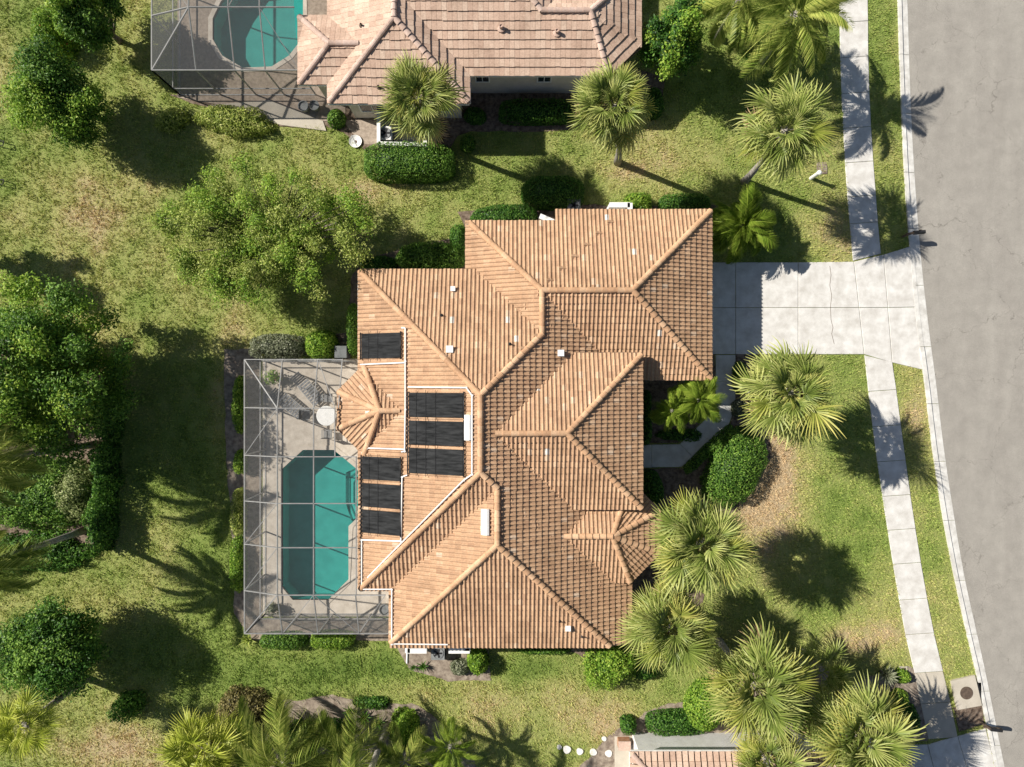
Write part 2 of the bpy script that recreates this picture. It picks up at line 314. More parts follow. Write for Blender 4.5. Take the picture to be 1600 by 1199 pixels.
WET = [(60, 60, 60, 60, .12), (330, 850, 50, 120, .18), (480, 1050, 200, 30, .16), (620, 1040, 150, 20, .12), (820, 1040, 70, 30, .16), (440, 470, 60, 60, .15), (330, 1010, 60, 60, .12), (470, 220, 90, 30, .1), (1290, 790, 40, 60, .06)]
def dryness(X, Y):                                 # X, Y in metres
    px = X / S + 800; py = 599.5 - Y / S
    d = .17 + .27 * (fbm(px / 120, py / 120, 3) - .5) * 1.6 + .30 * (fbm(px / 26, py / 26, 8) - .5)
    for x, y, a, b, k in DRY: d = d + k * np.exp(-((px - x) / a) ** 2 - ((py - y) / b) ** 2)
    for x, y, a, b, k in WET: d = d - k * np.exp(-((px - x) / a) ** 2 - ((py - y) / b) ** 2)
    return d
# --- ground: one sheet, fine in the middle, reaching far out
def axis(a, b, step, far):
    m_ = np.arange(a, b + step, step); o = np.array([2, 5, 10, 20, 45, 90, 180, far]); return np.concatenate([a - o[::-1], m_, m_[-1] + o])
ax = axis(-30, 30, .2, 500); ay = axis(-23, 23, .2, 500)
X, Y = np.meshgrid(ax, ay); nx, ny = len(ax), len(ay)
Z = (fbm(X * 2.2, Y * 2.2, 21, 3) - .5) * .03 - .015
V = np.stack([X.ravel(), Y.ravel(), Z.ravel()], 1); I = np.arange(nx * ny).reshape(ny, nx)
Fq = np.stack([I[:-1, :-1], I[:-1, 1:], I[1:, 1:], I[1:, :-1]], -1).reshape(-1, 4)
cx = V[Fq].mean(1); cpx = cx[:, 0] / S + 800; cpy = 599.5 - cx[:, 1] / S
hole = inpoly(cpx, cpy, [(425, 690), (590, 690), (590, 950), (425, 950)]) | inpoly(cpx, cpy, [(320, 120), (320, -50), (490, -50), (490, 120)])
link('ground', mesh_np('ground', V, Fq[~hole], 'lawn', True, {'dry': dryness(V[:, 0], V[:, 1])}), kind='structure', label='green and straw coloured lawn around the houses')
def sheet(name, poly, z, mat, thick=.12, label=None, holes=()):
    bm = bmesh.new(); es = []
    for pl in (poly, *holes):
        vsx = [bm.verts.new((*g(*p), z)) for p in pl]; es += [bm.edges.new((vsx[i], vsx[(i + 1) % len(vsx)])) for i in range(len(vsx))]
    bmesh.ops.triangle_fill(bm, edges=es, use_beauty=True); bmesh.ops.recalc_face_normals(bm, faces=bm.faces)
    if sum(f.normal.z for f in bm.faces) < 0: bmesh.ops.reverse_faces(bm, faces=bm.faces)
    r = bmesh.ops.extrude_face_region(bm, geom=bm.faces[:]); bmesh.ops.translate(bm, verts=[e for e in r['geom'] if isinstance(e, bmesh.types.BMVert)], vec=(0, 0, -thick))
    bmesh.ops.recalc_face_normals(bm, faces=bm.faces)
    me = bpy.data.meshes.new(name); bm.to_mesh(me); bm.free(); me.materials.append(M[mat]); return link(name, me, kind='structure', label=label)
for i, (mt, pl, nm) in enumerate(BEDS): sheet('planting_bed', pl, .012 + i * .0012, mt, .05, 'mulched planting bed of the ' + nm)
# --- road, kerb, pavement
ys = list(range(-900, 2100, 20))
Vr = [(*g(st(y, 4) - 1, y), .004) for y in ys] + [(*g(st(y, 4) + 230, y), .004) for y in ys]; n = len(ys)
link('road', mesh_np('road', Vr, [(i, i + 1, n + i + 1, n + i) for i in range(n - 1)], 'asphalt'), kind='structure', label='sun bleached grey asphalt street')
kerb = link('kerb', None, kind='structure', label='pale concrete kerb and gutter along the street')
jy = [-160, -70, 86, 178, 270, 358, 446, 542, 631, 721, 813, 907, 991, 1080, 1165, 1260, 1350]
for a, b_ in zip(jy[:-1], jy[1:]):
    mb = MB(); prof = [(0, -.1), (0, .10), (.32, .10), (.42, .03), (.97, .012), (1, -.1)]; m_ = 6; vs_ = []
    low = 384 < (a + b_) / 2 < 578 or (a + b_) / 2 > 1135
    for j in range(m_ + 1):
        y = a + .35 + (b_ - a - .7) * j / m_; k0, k1 = st(y, 3), st(y, 4)
        for t_, z_ in prof: vs_.append((*g(k0 + (k1 - k0) * t_, y), min(z_, .035 + .01 * (1 - t_)) if low else z_))
    p = len(prof); mb.add(vs_, [(j * p + k, (j + 1) * p + k, (j + 1) * p + k + 1, j * p + k + 1) for j in range(m_) for k in range(p - 1)] + [list(range(p)), [m_ * p + k for k in range(p)][::-1]])
    mb.build('kerb_stone', 'kerb', kerb)
def slab(parent, poly, mat, z, gap=.35):            # one concrete slab, edges drawn in to leave the joint, top edge rounded off
    cxm = sum(p[0] for p in poly) / len(poly); cym = sum(p[1] for p in poly) / len(poly)
    def inset(d): return [g(p[0] + (d if p[0] < cxm else -d), p[1] + (d if p[1] < cym else -d)) for p in poly]
    a = inset(gap); b_ = inset(gap + .5); n = len(poly); z += random.uniform(-.003, .003)
    v = [(x, y, -.08) for x, y in a] + [(x, y, z - .012) for x, y in a] + [(x, y, z) for x, y in b_]
    f = [tuple(range(2 * n, 3 * n))] + [(i, (i + 1) % n, n + (i + 1) % n, n + i) for i in range(n)] + [(n + i, n + (i + 1) % n, 2 * n + (i + 1) % n, 2 * n + i) for i in range(n)]
    me = mesh_np('slab', v, f, mat); bm = bmesh.new(); bm.from_mesh(me); bmesh.ops.recalc_face_normals(bm, faces=bm.faces); bm.to_mesh(me); bm.free()
    return link('slab', me, parent)
pv = link('pavement', None, kind='structure', label='pale concrete pavement of square slabs beside the street')
j1 = [-128, -73, -18, 36, 91, 147, 201, 255, 308, 350, 404]; j2 = [561, 612, 667, 722, 776, 829, 882, 938, 992, 1052, 1100, 1155]
for js in (j1, j2):
    for a, b_ in zip(js[:-1], js[1:]):
        tilt = 6 if js is j2 else -3
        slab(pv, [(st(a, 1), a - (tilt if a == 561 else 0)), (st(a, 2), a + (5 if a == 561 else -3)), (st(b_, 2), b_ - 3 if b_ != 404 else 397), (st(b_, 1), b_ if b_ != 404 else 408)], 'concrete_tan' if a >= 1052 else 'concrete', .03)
dr = link('driveway', None, kind='structure', label='wide pale concrete driveway in front of the garage')
cols = [(1062, 1062), (1149, 1149), (1247, 1247), (1334, 1350), (1380, 1394), (1426, 1441)]
tops = [410, 410, 410, 409, 398, 384]; mids = [481, 481, 481, 481, 481, 480]; bots = [554, 554, 554, 554, 567, 578]
for i in range(5):
    (a0, a2), (b0, b2) = cols[i], cols[i + 1]; a1 = (a0 + a2) / 2; b1 = (b0 + b2) / 2
    slab(dr, [(a0, tops[i]), (b0, tops[i + 1]), (b1, mids[i + 1]), (a1, mids[i])], 'concrete', .034)
    slab(dr, [(a1, mids[i]), (b1, mids[i + 1]), (b2, bots[i + 1]), (a2, bots[i])], 'concrete', .034)
ck = MB(); cp = [(1296, 416), (1298, 430), (1296, 446), (1299, 462), (1297, 480), (1298, 500), (1301, 512), (1299, 522), (1303, 538)]
for a, b_ in zip(cp[:-1], cp[1:]): ck.beam((*g(*a), .037), (*g(*b_), .037), .018, .006)
ck.build('crack', 'mulch', dr)
d2 = link('driveway', None, kind='structure', label='shaded concrete driveway of the southern neighbour')
for pl in ([(1449, 1163), (1496, 1150), (1512, 1205), (1460, 1205)], [(1496, 1150), (1540, 1138), (1556, 1205), (1512, 1205)], [(1380, 1165), (1449, 1163), (1460, 1205), (1380, 1205)],
           [(1380, 1205), (1460, 1205), (1480, 1290), (1380, 1290)], [(1460, 1205), (1512, 1205), (1535, 1290), (1480, 1290)], [(1512, 1205), (1556, 1205), (1578, 1290), (1535, 1290)]):
    slab(d2, pl, 'concrete', .034)
wk = link('path', None, kind='structure', label='curving concrete path from driveway to front door')
for pl in ([(1118, 555), (1149, 555), (1149, 597), (1118, 597)], [(1118, 597), (1149, 597), (1149, 635), (1118, 630)], [(1118, 630), (1149, 635), (1139, 662), (1103, 655)], [(1103, 655), (1139, 662), (1112, 689), (1083, 674)],
           [(1083, 674), (1112, 689), (1084, 716), (1062, 694)], [(1062, 694), (1084, 716), (1064, 730), (1018, 730.5), (1018, 695)], [(970, 695), (1018, 695), (1018, 731), (970, 731)]):
    slab(wk, pl, 'concrete', .034, .15)
# --- pool deck, pool
sheet('pool_deck', DECK, .05, 'deck', .15, 'beige pool deck inside the screened cage', [POOL])
sheet('pool_deck', NDECK, .05, 'paver', .15, 'paved pool deck of the northern neighbour', [NPOOL])
def pool(poly, depth, label, steps=()):
    r = thing('swimming_pool', label, 'pool', (*g(*poly[0]), 0)); off = Vector((*g(*poly[0]), 0))
    P = [Vector((*g(*p), 0)) - off for p in poly]; n = len(P)
    v = [(p.x, p.y, .03) for p in P] + [(p.x, p.y, -.16) for p in P] + [(p.x, p.y, -depth) for p in P]
    link('basin', mesh_np('basin', v[n:], [(i, (i + 1) % n, n + (i + 1) % n, n + i) for i in range(n)] + [tuple(range(n, 2 * n))], 'plaster'), r)
    link('tile_band', mesh_np('tile_band', v[:2 * n], [(i, (i + 1) % n, n + (i + 1) % n, n + i) for i in range(n)], 'pooltile'), r)
    link('water', mesh_np('water', [(p.x, p.y, -.07) for p in P], [tuple(range(n))], 'water'), r)
    c = sum(P, Vector()) / n; cop = MB()
    for i in range(n):
        a, b_ = P[i], P[(i + 1) % n]; oa = (a - c).normalized() * .24; ob = (b_ - c).normalized() * .24
        cop.add([(a.x, a.y, .075), (b_.x, b_.y, .075), (b_.x + ob.x, b_.y + ob.y, .075), (a.x + oa.x, a.y + oa.y, .075), (a.x, a.y, .02), (b_.x, b_.y, .02), (b_.x + ob.x, b_.y + ob.y, .02), (a.x + oa.x, a.y + oa.y, .02)], [(0, 3, 2, 1), (0, 1, 5, 4), (2, 3, 7, 6)])
    cop.build('coping', 'deck', r)
    for pl, z in steps:
        MB().prism([(x - off.x, y - off.y) for x, y in (g(*p) for p in pl)], -depth + .01, z - .015).build('step', 'plaster', r); A_ = [Vector((x - off.x, y - off.y, z)) for x, y in (g(*p) for p in pl)]; eb = MB(); [eb.beam(A_[i], A_[(i + 1) % len(A_)], .07, .03) for i in range(len(A_))]; eb.build('step_edge', 'pooltile', r)
    return r
pool(POOL, 1.15, 'teal angular swimming pool under the large screened cage',
     [([(536, 742), (556, 733), (571, 749), (571, 795), (546, 819), (536, 790)], -.75), ([(543, 749), (558, 738), (570, 750), (570, 794), (552, 810), (543, 788)], -.5), ([(551, 755), (560, 744), (569, 752), (569, 792), (558, 800), (551, 786)], -.28)])
pool(NPOOL, 1.1, 'turquoise rounded swimming pool beside the northern house')
# --- grass blades over the lawn
keepouts = [DECK, NDECK, DRIVE, DRIVE2, WALK, HOUSE, [(530, 200), (700, 200), (930, 165), (990, 130), (990, -80), (530, -80)]] + [b_[1] for b_ in BEDS] + \
    [[(st(y, 1) - .4, y) for y in range(-120, 1161, 20)] + [(st(y, 2) + .4, y) for y in range(1160, -121, -20)], [(st(y, 3), y) for y in range(-200, 1400, 20)] + [(2500, 1400), (2500, -200)], [(1484, 1057), (1527, 1057), (1534, 1108), (1494, 1110)]]
NT = 260000
px = RNG.uniform(-60, 1570, NT); py = RNG.uniform(-60, 1260, NT); ok = np.ones(NT, bool)
for k in keepouts: ok &= ~inpoly(px, py, k)
px, py = px[ok], py[ok]; tx = (px - 800) * S; ty = -(py - 599.5) * S
dn = fbm(tx * 2.6, ty * 2.6, 31, 3); ok = RNG.uniform(.15, .75, len(tx)) < dn + .12; tx, ty, dn = tx[ok], ty[ok], dn[ok]; nt_ = len(tx)
BL = 4; tx = np.repeat(tx, BL) + RNG.normal(0, .035, nt_ * BL); ty = np.repeat(ty, BL) + RNG.normal(0, .035, nt_ * BL); nb = len(tx)
an = RNG.uniform(0, 2 * np.pi, nb); L = RNG.uniform(.05, .13, nb) * (.6 + .8 * np.repeat(dn, BL)); wd = RNG.uniform(.014, .03, nb); lean = RNG.uniform(.3, 1.1, nb)
dx, dy = np.cos(an), np.sin(an); z0 = np.full(nb, -.03)
V = np.empty((nb, 3, 3)); V[:, 0] = np.stack([tx - dy * wd, ty + dx * wd, z0], 1); V[:, 1] = np.stack([tx + dy * wd, ty - dx * wd, z0], 1)
V[:, 2] = np.stack([tx + dx * L * lean, ty + dy * L * lean, L * .9], 1)
dv = np.repeat(dryness(tx, ty) + RNG.normal(0, .09, nb), 3)
link('grass', mesh_np('grass', V.reshape(-1, 3), np.arange(nb * 3).reshape(-1, 3), 'grass', False, {'dry': dv}), kind='stuff', label='short turf grass of the lawns')

# ================================================================== HOUSES
PT = 5 / 12                                        # roof pitch
class Plane:
    def __init__(s, d, e, z, cut=None): s.d = d; s.e = e; s.z = z; s.cut = e if cut is None else cut    # downslope direction, eave distance, eave height, real eave
    def at(s, x, y): return s.z + (s.e - s.d[0] * x - s.d[1] * y) * PT
gx = lambda p: (p - 800) * S
gy = lambda p: -(p - 599.5) * S
def pN(y, z, cut=None): return Plane((0, 1), gy(y), z, None if cut is None else gy(cut))
def pS(y, z, cut=None): return Plane((0, -1), -gy(y), z, None if cut is None else -gy(cut))
def pE(x, z, cut=None): return Plane((1, 0), gx(x), z, None if cut is None else gx(cut))
def pW(x, z, cut=None): return Plane((-1, 0), -gx(x), z, None if cut is None else -gx(cut))
def pO(c, ap, deg, z): d = (math.cos(math.radians(deg)), math.sin(math.radians(deg))); return Plane(d, d[0] * gx(c[0]) + d[1] * gy(c[1]) + ap * S, z)
class Roof:
    def __init__(s): s.w = []
    def wing(s, planes, x0, x1, y0, y1, oct_=None): s.w.append((planes, gx(x0), gx(x1), gy(y1), gy(y0), oct_))
    def env(s, x, y):
        z = np.full(np.shape(x), -9.)
        for pl, x0, x1, y0, y1, oc in s.w:
            zw = np.min([p.at(x, y) for p in pl], 0)
            m = (x >= x0 - .002) & (x <= x1 + .002) & (y >= y0 - .002) & (y <= y1 + .002)
            if oc is not None: m &= zw >= oc - .002
            z = np.where(m, np.maximum(z, zw), z)
        return z
    def vis(s, p, x, y):
        r_ = np.zeros(np.shape(x), bool); e = s.env(x, y); v = p.at(x, y)
        for pl, x0, x1, y0, y1, oc in s.w:
            if not any(q is p for q in pl): continue
            zw = np.min([q.at(x, y) for q in pl], 0); m = (x >= x0 - .002) & (x <= x1 + .002) & (y >= y0 - .002) & (y <= y1 + .002)
            if oc is not None: m &= zw >= oc - .002
            r_ |= m & (np.abs(zw - v) < .01) & (np.abs(e - v) < .015)
        return r_
    def planes(s):
        out = []
        for w_ in s.w:
            for p in w_[0]:
                if p not in out: out.append(p)
        return out
def s_tile(v, L=.40, W=.2):                         # one barrel tile: x across, y upslope
    us = np.array([0, .22, .34, .5, .66, .78, 1.0]); zs = np.array([.004, .006, .046, .062, .046, .006, .004])
    lo = np.stack([us * W - W / 2, np.zeros(7), zs + .046], 1); up = np.stack([us * W - W / 2, np.full(7, L), zs * .85], 1); lip = lo.copy(); lip[:, 2] -= .048
    V = np.concatenate([lip, lo, up]); Fc = [(i, i + 1, 8 + i, 7 + i) for i in range(6)] + [(7 + i, 8 + i, 15 + i, 14 + i) for i in range(6)]
    return V, np.array(Fc)
def f_tile(v, L=.46, W=.245):                       # one flat tile with a thick butt edge
    a = W / 2 - .004
    V = np.array([(-a, 0, .006), (a, 0, .006), (-a, 0, .075), (a, 0, .075), (-a, L, .012), (a, L, .012), (-a, L, 0), (a, L, 0)], float)
    return V, np.array([(0, 1, 3, 2), (2, 3, 5, 4), (1, 7, 5, 3), (6, 0, 2, 4)])
def tile_roof(roof, house, roofobj, tilefun, W, course, mat, vfun, view, npick=300):
    TV, TF = tilefun(0); nv = len(TV); allT = []
    for p in roof.planes():
        d = np.array(p.d); a = np.array([-d[1], d[0]])                    # across
        if abs(d[0]) > .01 or abs(d[1]) > .01:
            cs = course * math.cos(math.atan(PT)); sl = math.cos(math.atan(PT))
            rows = np.arange(0, 60); cols = np.arange(-180, 181)
            R_, C_ = np.meshgrid(rows, cols, indexing='ij'); R_ = R_.ravel(); C_ = C_.ravel()
            dist = p.cut + .05 - R_ * cs; xs = d[0] * dist + a[0] * C_ * W; ys_ = d[1] * dist + a[1] * C_ * W
            mx = xs - d[0] * cs * .55; my = ys_ - d[1] * cs * .55
            k = roof.vis(p, mx, my)
            for sg in (-.4, .4): k |= roof.vis(p, mx + a[0] * W * sg, my + a[1] * W * sg)
            sx = mx / S * .85 + 800; k &= (np.abs(mx) < 31) & (np.abs(my) < 24)
            xs, ys_, rr = xs[k], ys_[k], R_[k]
            if not len(xs): continue
            n = len(xs); jit = RNG.normal(0, .006, n)
            VX = xs[:, None] + a[0] * TV[None, :, 0] - d[0] * (TV[None, :, 1] * sl) + d[0] * jit[:, None]; VY = ys_[:, None] + a[1] * TV[None, :, 0] - d[1] * (TV[None, :, 1] * sl) + d[1] * jit[:, None]
            ev = roof.env(VX, VY); pz = p.at(VX, VY); zz = np.max([np.min([q.at(VX, VY) for q in w_[0]], 0) for w_ in roof.w if any(q is p for q in w_[0])], 0)
            VZ = zz + TV[None, :, 2] + RNG.normal(0, .003, n)[:, None]
            full = np.all(np.abs(zz - pz) < .001, axis=1) & np.all(np.where(ev > -5, np.abs(ev - pz), 0) < .03, axis=1)
            cen = np.stack([VX.mean(1), VY.mean(1), VZ.mean(1)], 1); dv = np.array([0, 0, H]) - cen; dl = np.linalg.norm(dv, axis=1)
            nrm = np.array([d[0] * PT, d[1] * PT, 1]) / math.hypot(PT, 1); score = (dv @ nrm) / dl ** 3
            vis = (np.abs(cen[:, 0] / (H - cen[:, 2]) * F) < 795) & (np.abs(cen[:, 1] / (H - cen[:, 2]) * F) < 595) & view(cen[:, 0], cen[:, 1])
            allT.append((p, VX, VY, VZ, np.where(full & vis, score, -1), vfun(n)))
    sc = np.concatenate([t_[4] for t_ in allT]); thr = np.sort(sc)[-npick] if len(sc) > npick else 0
    protos = [mesh_np('roof_tile', TV, TF, mat, False, {'v': np.full(nv, q)}) for q in (.2, .35, .5, .62, .75, .9)]
    parts_V = []; parts_F = []; parts_v = []; off = 0
    for p, VX, VY, VZ, s_, vv in allT:
        single = s_ >= max(thr, 1e-9); k = ~single; n = k.sum()
        parts_V.append(np.stack([VX[k], VY[k], VZ[k]], -1).reshape(-1, 3)); parts_F.append((TF[None] + (np.arange(n) * nv)[:, None, None]).reshape(-1, TF.shape[1]) + off); parts_v.append(np.repeat(vv[k], nv)); off += n * nv
        d = p.d; ydir = Vector((-d[0], -d[1], PT)).normalized(); zdir = Vector((d[0] * PT, d[1] * PT, 1)).normalized(); xdir = ydir.cross(zdir)
        for i in np.nonzero(single)[0]:
            o = link('roof_tile', protos[int(np.argmin(np.abs(np.array([.2, .35, .5, .62, .75, .9]) - vv[i])))], roofobj)
            x = float((VX[i, 0] + VX[i, nv // 3 - 1 if tilefun is s_tile else 1]) / 2); y = float((VY[i, 0] + VY[i, nv // 3 - 1 if tilefun is s_tile else 1]) / 2)
            o.matrix_local = Matrix(((xdir.x, ydir.x, zdir.x, x), (xdir.y, ydir.y, zdir.y, y), (xdir.z, ydir.z, zdir.z, float(p.at(x, y))), (0, 0, 0, 1)))
    link('tile_courses', mesh_np('tile_courses', np.concatenate(parts_V), np.concatenate(parts_F), mat, False, {'v': np.concatenate(parts_v)}), roofobj, kind='stuff')
def roof_deck(roof, house, x0, x1, y0, y1):
    xs = np.arange(gx(x0), gx(x1), .14); ys_ = np.arange(gy(y1), gy(y0), .14); X, Y = np.meshgrid(xs, ys_); Z = roof.env(X, Y)
    I = np.arange(X.size).reshape(X.shape); q = np.stack([I[:-1, :-1], I[:-1, 1:], I[1:, 1:], I[1:, :-1]], -1).reshape(-1, 4)
    V = np.stack([X.ravel(), Y.ravel(), Z.ravel() - .02], 1); zq = V[q][:, :, 2]
    q = q[(zq > -1).all(1) & (zq.max(1) - zq.min(1) < .35)]
    u, inv = np.unique(q, return_inverse=True); return link('roof', mesh_np('roof', V[u], inv.reshape(-1, 4), 'underlay'), house)
def cap_mesh(name, mat, v, L=.36, r0=.145, r1=.12):
    n = 7; V = []; 
    for x, r, dz in ((0, r0, .03), (L, r1, 0)):
        for k in range(n): a_ = math.pi * k / (n - 1); V.append((x, math.cos(a_) * r, math.sin(a_) * r * .72 + dz))
    for k in range(n): a_ = math.pi * k / (n - 1); V.append((0, math.cos(a_) * (r0 - .025), math.sin(a_) * (r0 - .025) * .72 + .03))
    Fc = [(k, n + k, n + k + 1, k + 1) for k in range(n - 1)] + [(k, k + 1, 2 * n + k + 1, 2 * n + k) for k in range(n - 1)]
    return mesh_np(name, V, Fc, mat, False, {'v': np.full(len(V), v)})
def caps(roof, roofobj, segs, mat, step=.34):
    ms_ = [cap_mesh('ridge_tile', mat, q) for q in (.1, .35, .5, .7, .95)]
    for a, b_ in segs:
        P = [np.array([gx(p[0]), gy(p[1])]) for p in (a, b_)]
        Zs = [float(roof.env(np.array([p[0]]), np.array([p[1]]))[0]) for p in P]
        A, B = [Vector((p[0], p[1], z)) for p, z in zip(P, Zs)]
        if A.z > B.z: A, B = B, A
        L = (B - A).length; n = max(1, round(L / step)); xd = (B - A).normalized(); yd = Vector((0, 0, 1)).cross(xd).normalized(); zd = xd.cross(yd)
        for i in range(n):
            p = A + xd * (L * i / n - .01) + zd * (.025 + random.uniform(0, .006)); s_ = (L / n) / step * 1.06
            o = link('ridge_tile', random.choice(ms_), roofobj); yy = yd + xd * random.uniform(-.03, .03)
            o.matrix_local = Matrix(((xd.x * s_, yy.x, zd.x, p.x), (xd.y * s_, yy.y, zd.y, p.y), (xd.z * s_, yy.z, zd.z, p.z), (0, 0, 0, 1)))
def eaves(house, segs, gut=True):
    for (a, b_, z, gt) in segs:
        A = Vector((gx(a[0]), gy(a[1]), z - .09)); B = Vector((gx(b_[0]), gy(b_[1]), z - .09)); n_ = -Vector((0, 0, 1)).cross((B - A).normalized())
        MB().beam(A - n_ * .05, B - n_ * .05, .03, .2).build('fascia', 'fascia', house)
        if gt: MB().beam(A + n_ * .035 + Vector((0, 0, .0)), B + n_ * .035, .07, .1).build('gutter', gt, house)
def window(house, x, y, z0, z1, wd, face):           # face: outward direction
    f = Vector(face); a = Vector((-f.y, f.x, 0)); c = Vector((x, y, 0))
    def bx(u0, u1, d0, d1, za, zb):
        p = [c + a * u + f * d for u, d in ((u0, d0), (u1, d0), (u1, d1), (u0, d1))]; return MB().prism([(q.x, q.y) for q in p], za, zb)
    w_ = bx(-wd / 2, wd / 2, -.05, .012, z0, z1).build('window', 'glasswin', house)
    for u0, u1, za, zb in ((-wd / 2 - .07, wd / 2 + .07, z0 - .08, z0), (-wd / 2 - .07, wd / 2 + .07, z1, z1 + .08), (-wd / 2 - .07, -wd / 2, z0, z1), (wd / 2, wd / 2 + .07, z0, z1), (-.02, .02, z0, z1)):
        bx(u0, u1, -.04, .04 if u0 != -.02 else .03, za, zb).build('frame', 'white', w_)
# ---------------------------------------------------------------- the main house
house = thing('house', 'large tan house with terracotta barrel tile roof and solar mats', 'house', (0, 0, 0))
E2z = 3.1 + 121.3 * S * PT; N1 = pN(351, 3.1); S1 = pS(593.6, 3.1); E1 = pE(1085.5, 3.1); W1 = pW(720, 3.1, 734.6)
E2 = Plane((1, 0), gx(841), E2z, gx(971.3)); Wm = pW(583, 3.5); Nm = pN(438.5, 3.5); Sm = pS(892, 3.5); W3 = pW(626.8, 3.5); S3 = pS(973.5, 3.42)
N4 = pN(558.2, 4.2); S4 = pS(773.2, 4.2); E4 = pE(980.4, 4.2)
R = Roof()
R.wing([N1, S1, E1, W1], 867, 1085.5, 351, 593.6); R.wing([N1, S1, E1, W1], 734.6, 867, 371.5, 593.6); R.wing([N1, W1, E2], 734.6, 962, 371.5, 560)
R.wing([Wm, Nm, E2, Sm], 583, 971.3, 438.5, 892); R.wing([W3, S3, E2], 626.8, 971.3, 734, 973.5); R.wing([N4, S4, E4], 770, 980.4, 558.2, 773.2)
c5 = (617, 637); O5 = [pO(c5, 63.5, a_, 3.5) for a_ in (90, 135, 180, 225, 270)]; R.wing(O5, 540, 650, 560, 715, 3.5)
c6 = (938.8, 810.5); O6 = [pO(c6, 71.5, a_, 3.35) for a_ in (90, 45, 0, -45, -90)]; R.wing(O6, 865, 1020, 730, 890, 3.35)
ro = roof_deck(R, house, 545, 1095, 345, 980)
def vmain(n):
    v = np.clip(RNG.normal(.5, .095, n), 0, .86); q = RNG.random(n); v[q < .035] = RNG.uniform(.82, .93, (q < .035).sum()); v[q < .002] = 1; return v
tile_roof(R, house, ro, s_tile, .2, .325, 'tile', vmain, lambda x, y: np.ones(x.shape, bool))
r8 = lambda c, ap, deg: (c[0] + ap / math.cos(math.pi / 8) * math.cos(math.radians(deg)), c[1] - ap / math.cos(math.pi / 8) * math.sin(math.radians(deg)))
caps(R, ro, [((841, 472.3), (964.2, 472.3)), ((964.2, 472.3), (1084, 352.5)), ((964.2, 472.3), (1084, 592)), ((841, 472.3), (741.5, 372.8)), ((841, 472.3), (841, 532)), ((841, 532), (758.5, 614.5)), ((758.5, 614.5), (758.5, 716.5)),
             ((758.5, 614.5), (585, 440.5)), ((758.5, 716.5), (585, 890)), ((758.5, 716.5), (780.4, 738)), ((780.4, 738), (780.4, 814)), ((780.4, 814), (629, 966)), ((780.4, 814), (938, 971.5)),
             ((778, 665.7), (872.9, 665.7)), ((872.9, 665.7), (979, 559.6)), ((872.9, 665.7), (979, 771.8)), ((617, 637), (645, 637)), ((872, 810.5), (938.8, 810.5))]
     + [(c5, r8(c5, 62, a_)) for a_ in (112.5, 157.5, 202.5, 247.5)] + [(c6, r8(c6, 70, a_)) for a_ in (22.5, -22.5, -67.5)] + [(c6, r8(c6, 33, 67.5))], 'ridge')
o6 = [r8(c6, 71.5, a_) for a_ in (67.5, 22.5, -22.5, -67.5)]; o5 = [r8(c5, 63.5, a_) for a_ in (112.5, 157.5, 202.5, 247.5)]
eaves(house, [((1085.5, 351), (867, 351), 3.1, None), ((867, 371.5), (734.6, 371.5), 3.39, None), ((734.6, 371.5), (734.6, 438.5), 3.3, None), ((734.6, 438.5), (583, 438.5), 3.5, None), ((583, 438.5), (583, 571), 3.5, 'white'),
              ((1085.5, 593.6), (1085.5, 351), 3.1, None), ((980.4, 593.6), (1085.5, 593.6), 3.1, 'brownmetal'), ((980.4, 773.2), (980.4, 558.2), 4.2, 'brownmetal'), ((980.4, 558.2), (884, 558.2), 4.2, 'brownmetal'), ((890, 773.2), (980.4, 773.2), 4.2, 'white'),
              (o6[1], o6[0], 3.35, 'brownmetal'), (o6[2], o6[1], 3.35, 'brownmetal'), (o6[3], o6[2], 3.35, None), ((971.3, 973.5), (971.3, 872), 2.97, 'brownmetal'), ((626.8, 973.5), (936, 973.5), 3.42, None), ((626.8, 892), (626.8, 973.5), 3.5, None),
              ((583, 892), (626.8, 892), 3.5, None), ((583, 704), (583, 892), 3.5, None), (o5[0], o5[1], 3.5, None), (o5[1], o5[2], 3.5, None), (o5[2], o5[3], 3.5, None)])
for x0, x1, y0, y1, z in ((752, 867, 390, 578, 3.05), (867, 1070, 369, 578, 2.95), (601, 925, 455, 877, 3.35), (644, 950, 800, 957, 3.1), (820, 964, 573, 758, 4.12)):
    MB().box(gx(x0), gx(x1), gy(y1), gy(y0), 0, z).build('wall', 'wall', house)
MB().prism([g(*r8(c6, 56, a_)) for a_ in (67.5, 22.5, -22.5, -67.5)] + [g(900, 866), g(900, 755)], 0, 3.2).build('wall', 'wall', house)
MB().prism([g(*r8(c5, 48, a_)) for a_ in (112.5, 157.5, 202.5, 247.5)] + [g(640, 685), g(640, 589)], 0, 3.35).build('wall', 'wall', house)
gd = MB().box(gx(1070) + .0, gx(1070) + .04, gy(545), gy(425), .02, 2.2).build('garage_door', 'white', house)
for k in range(4): MB().box(gx(1070) + .04, gx(1070) + .055, gy(545) + .05, gy(425) - .05, .07 + k * .54, .55 + k * .54).build('door_panel', 'white', gd)
window(house, gx(800), gy(957), .9, 2.2, 1.6, (0, -1, 0)); window(house, gx(650), gy(455), 1, 2.1, 1.4, (0, 1, 0)); window(house, gx(950), gy(369), 1.2, 2.1, 1.2, (0, 1, 0)); window(house, gx(950), gy(925), .7, 2.2, 1.4, (1, 0, 0))
fd = MB().box(gx(964), gx(964) + .05, gy(730), gy(695), .03, 2.4).build('door', 'brownmetal', house); MB().tube([(gx(964) + .1, gy(700), 1.0), (gx(964) + .1, gy(700), 1.25)], .015).build('handle', 'alu', fd)
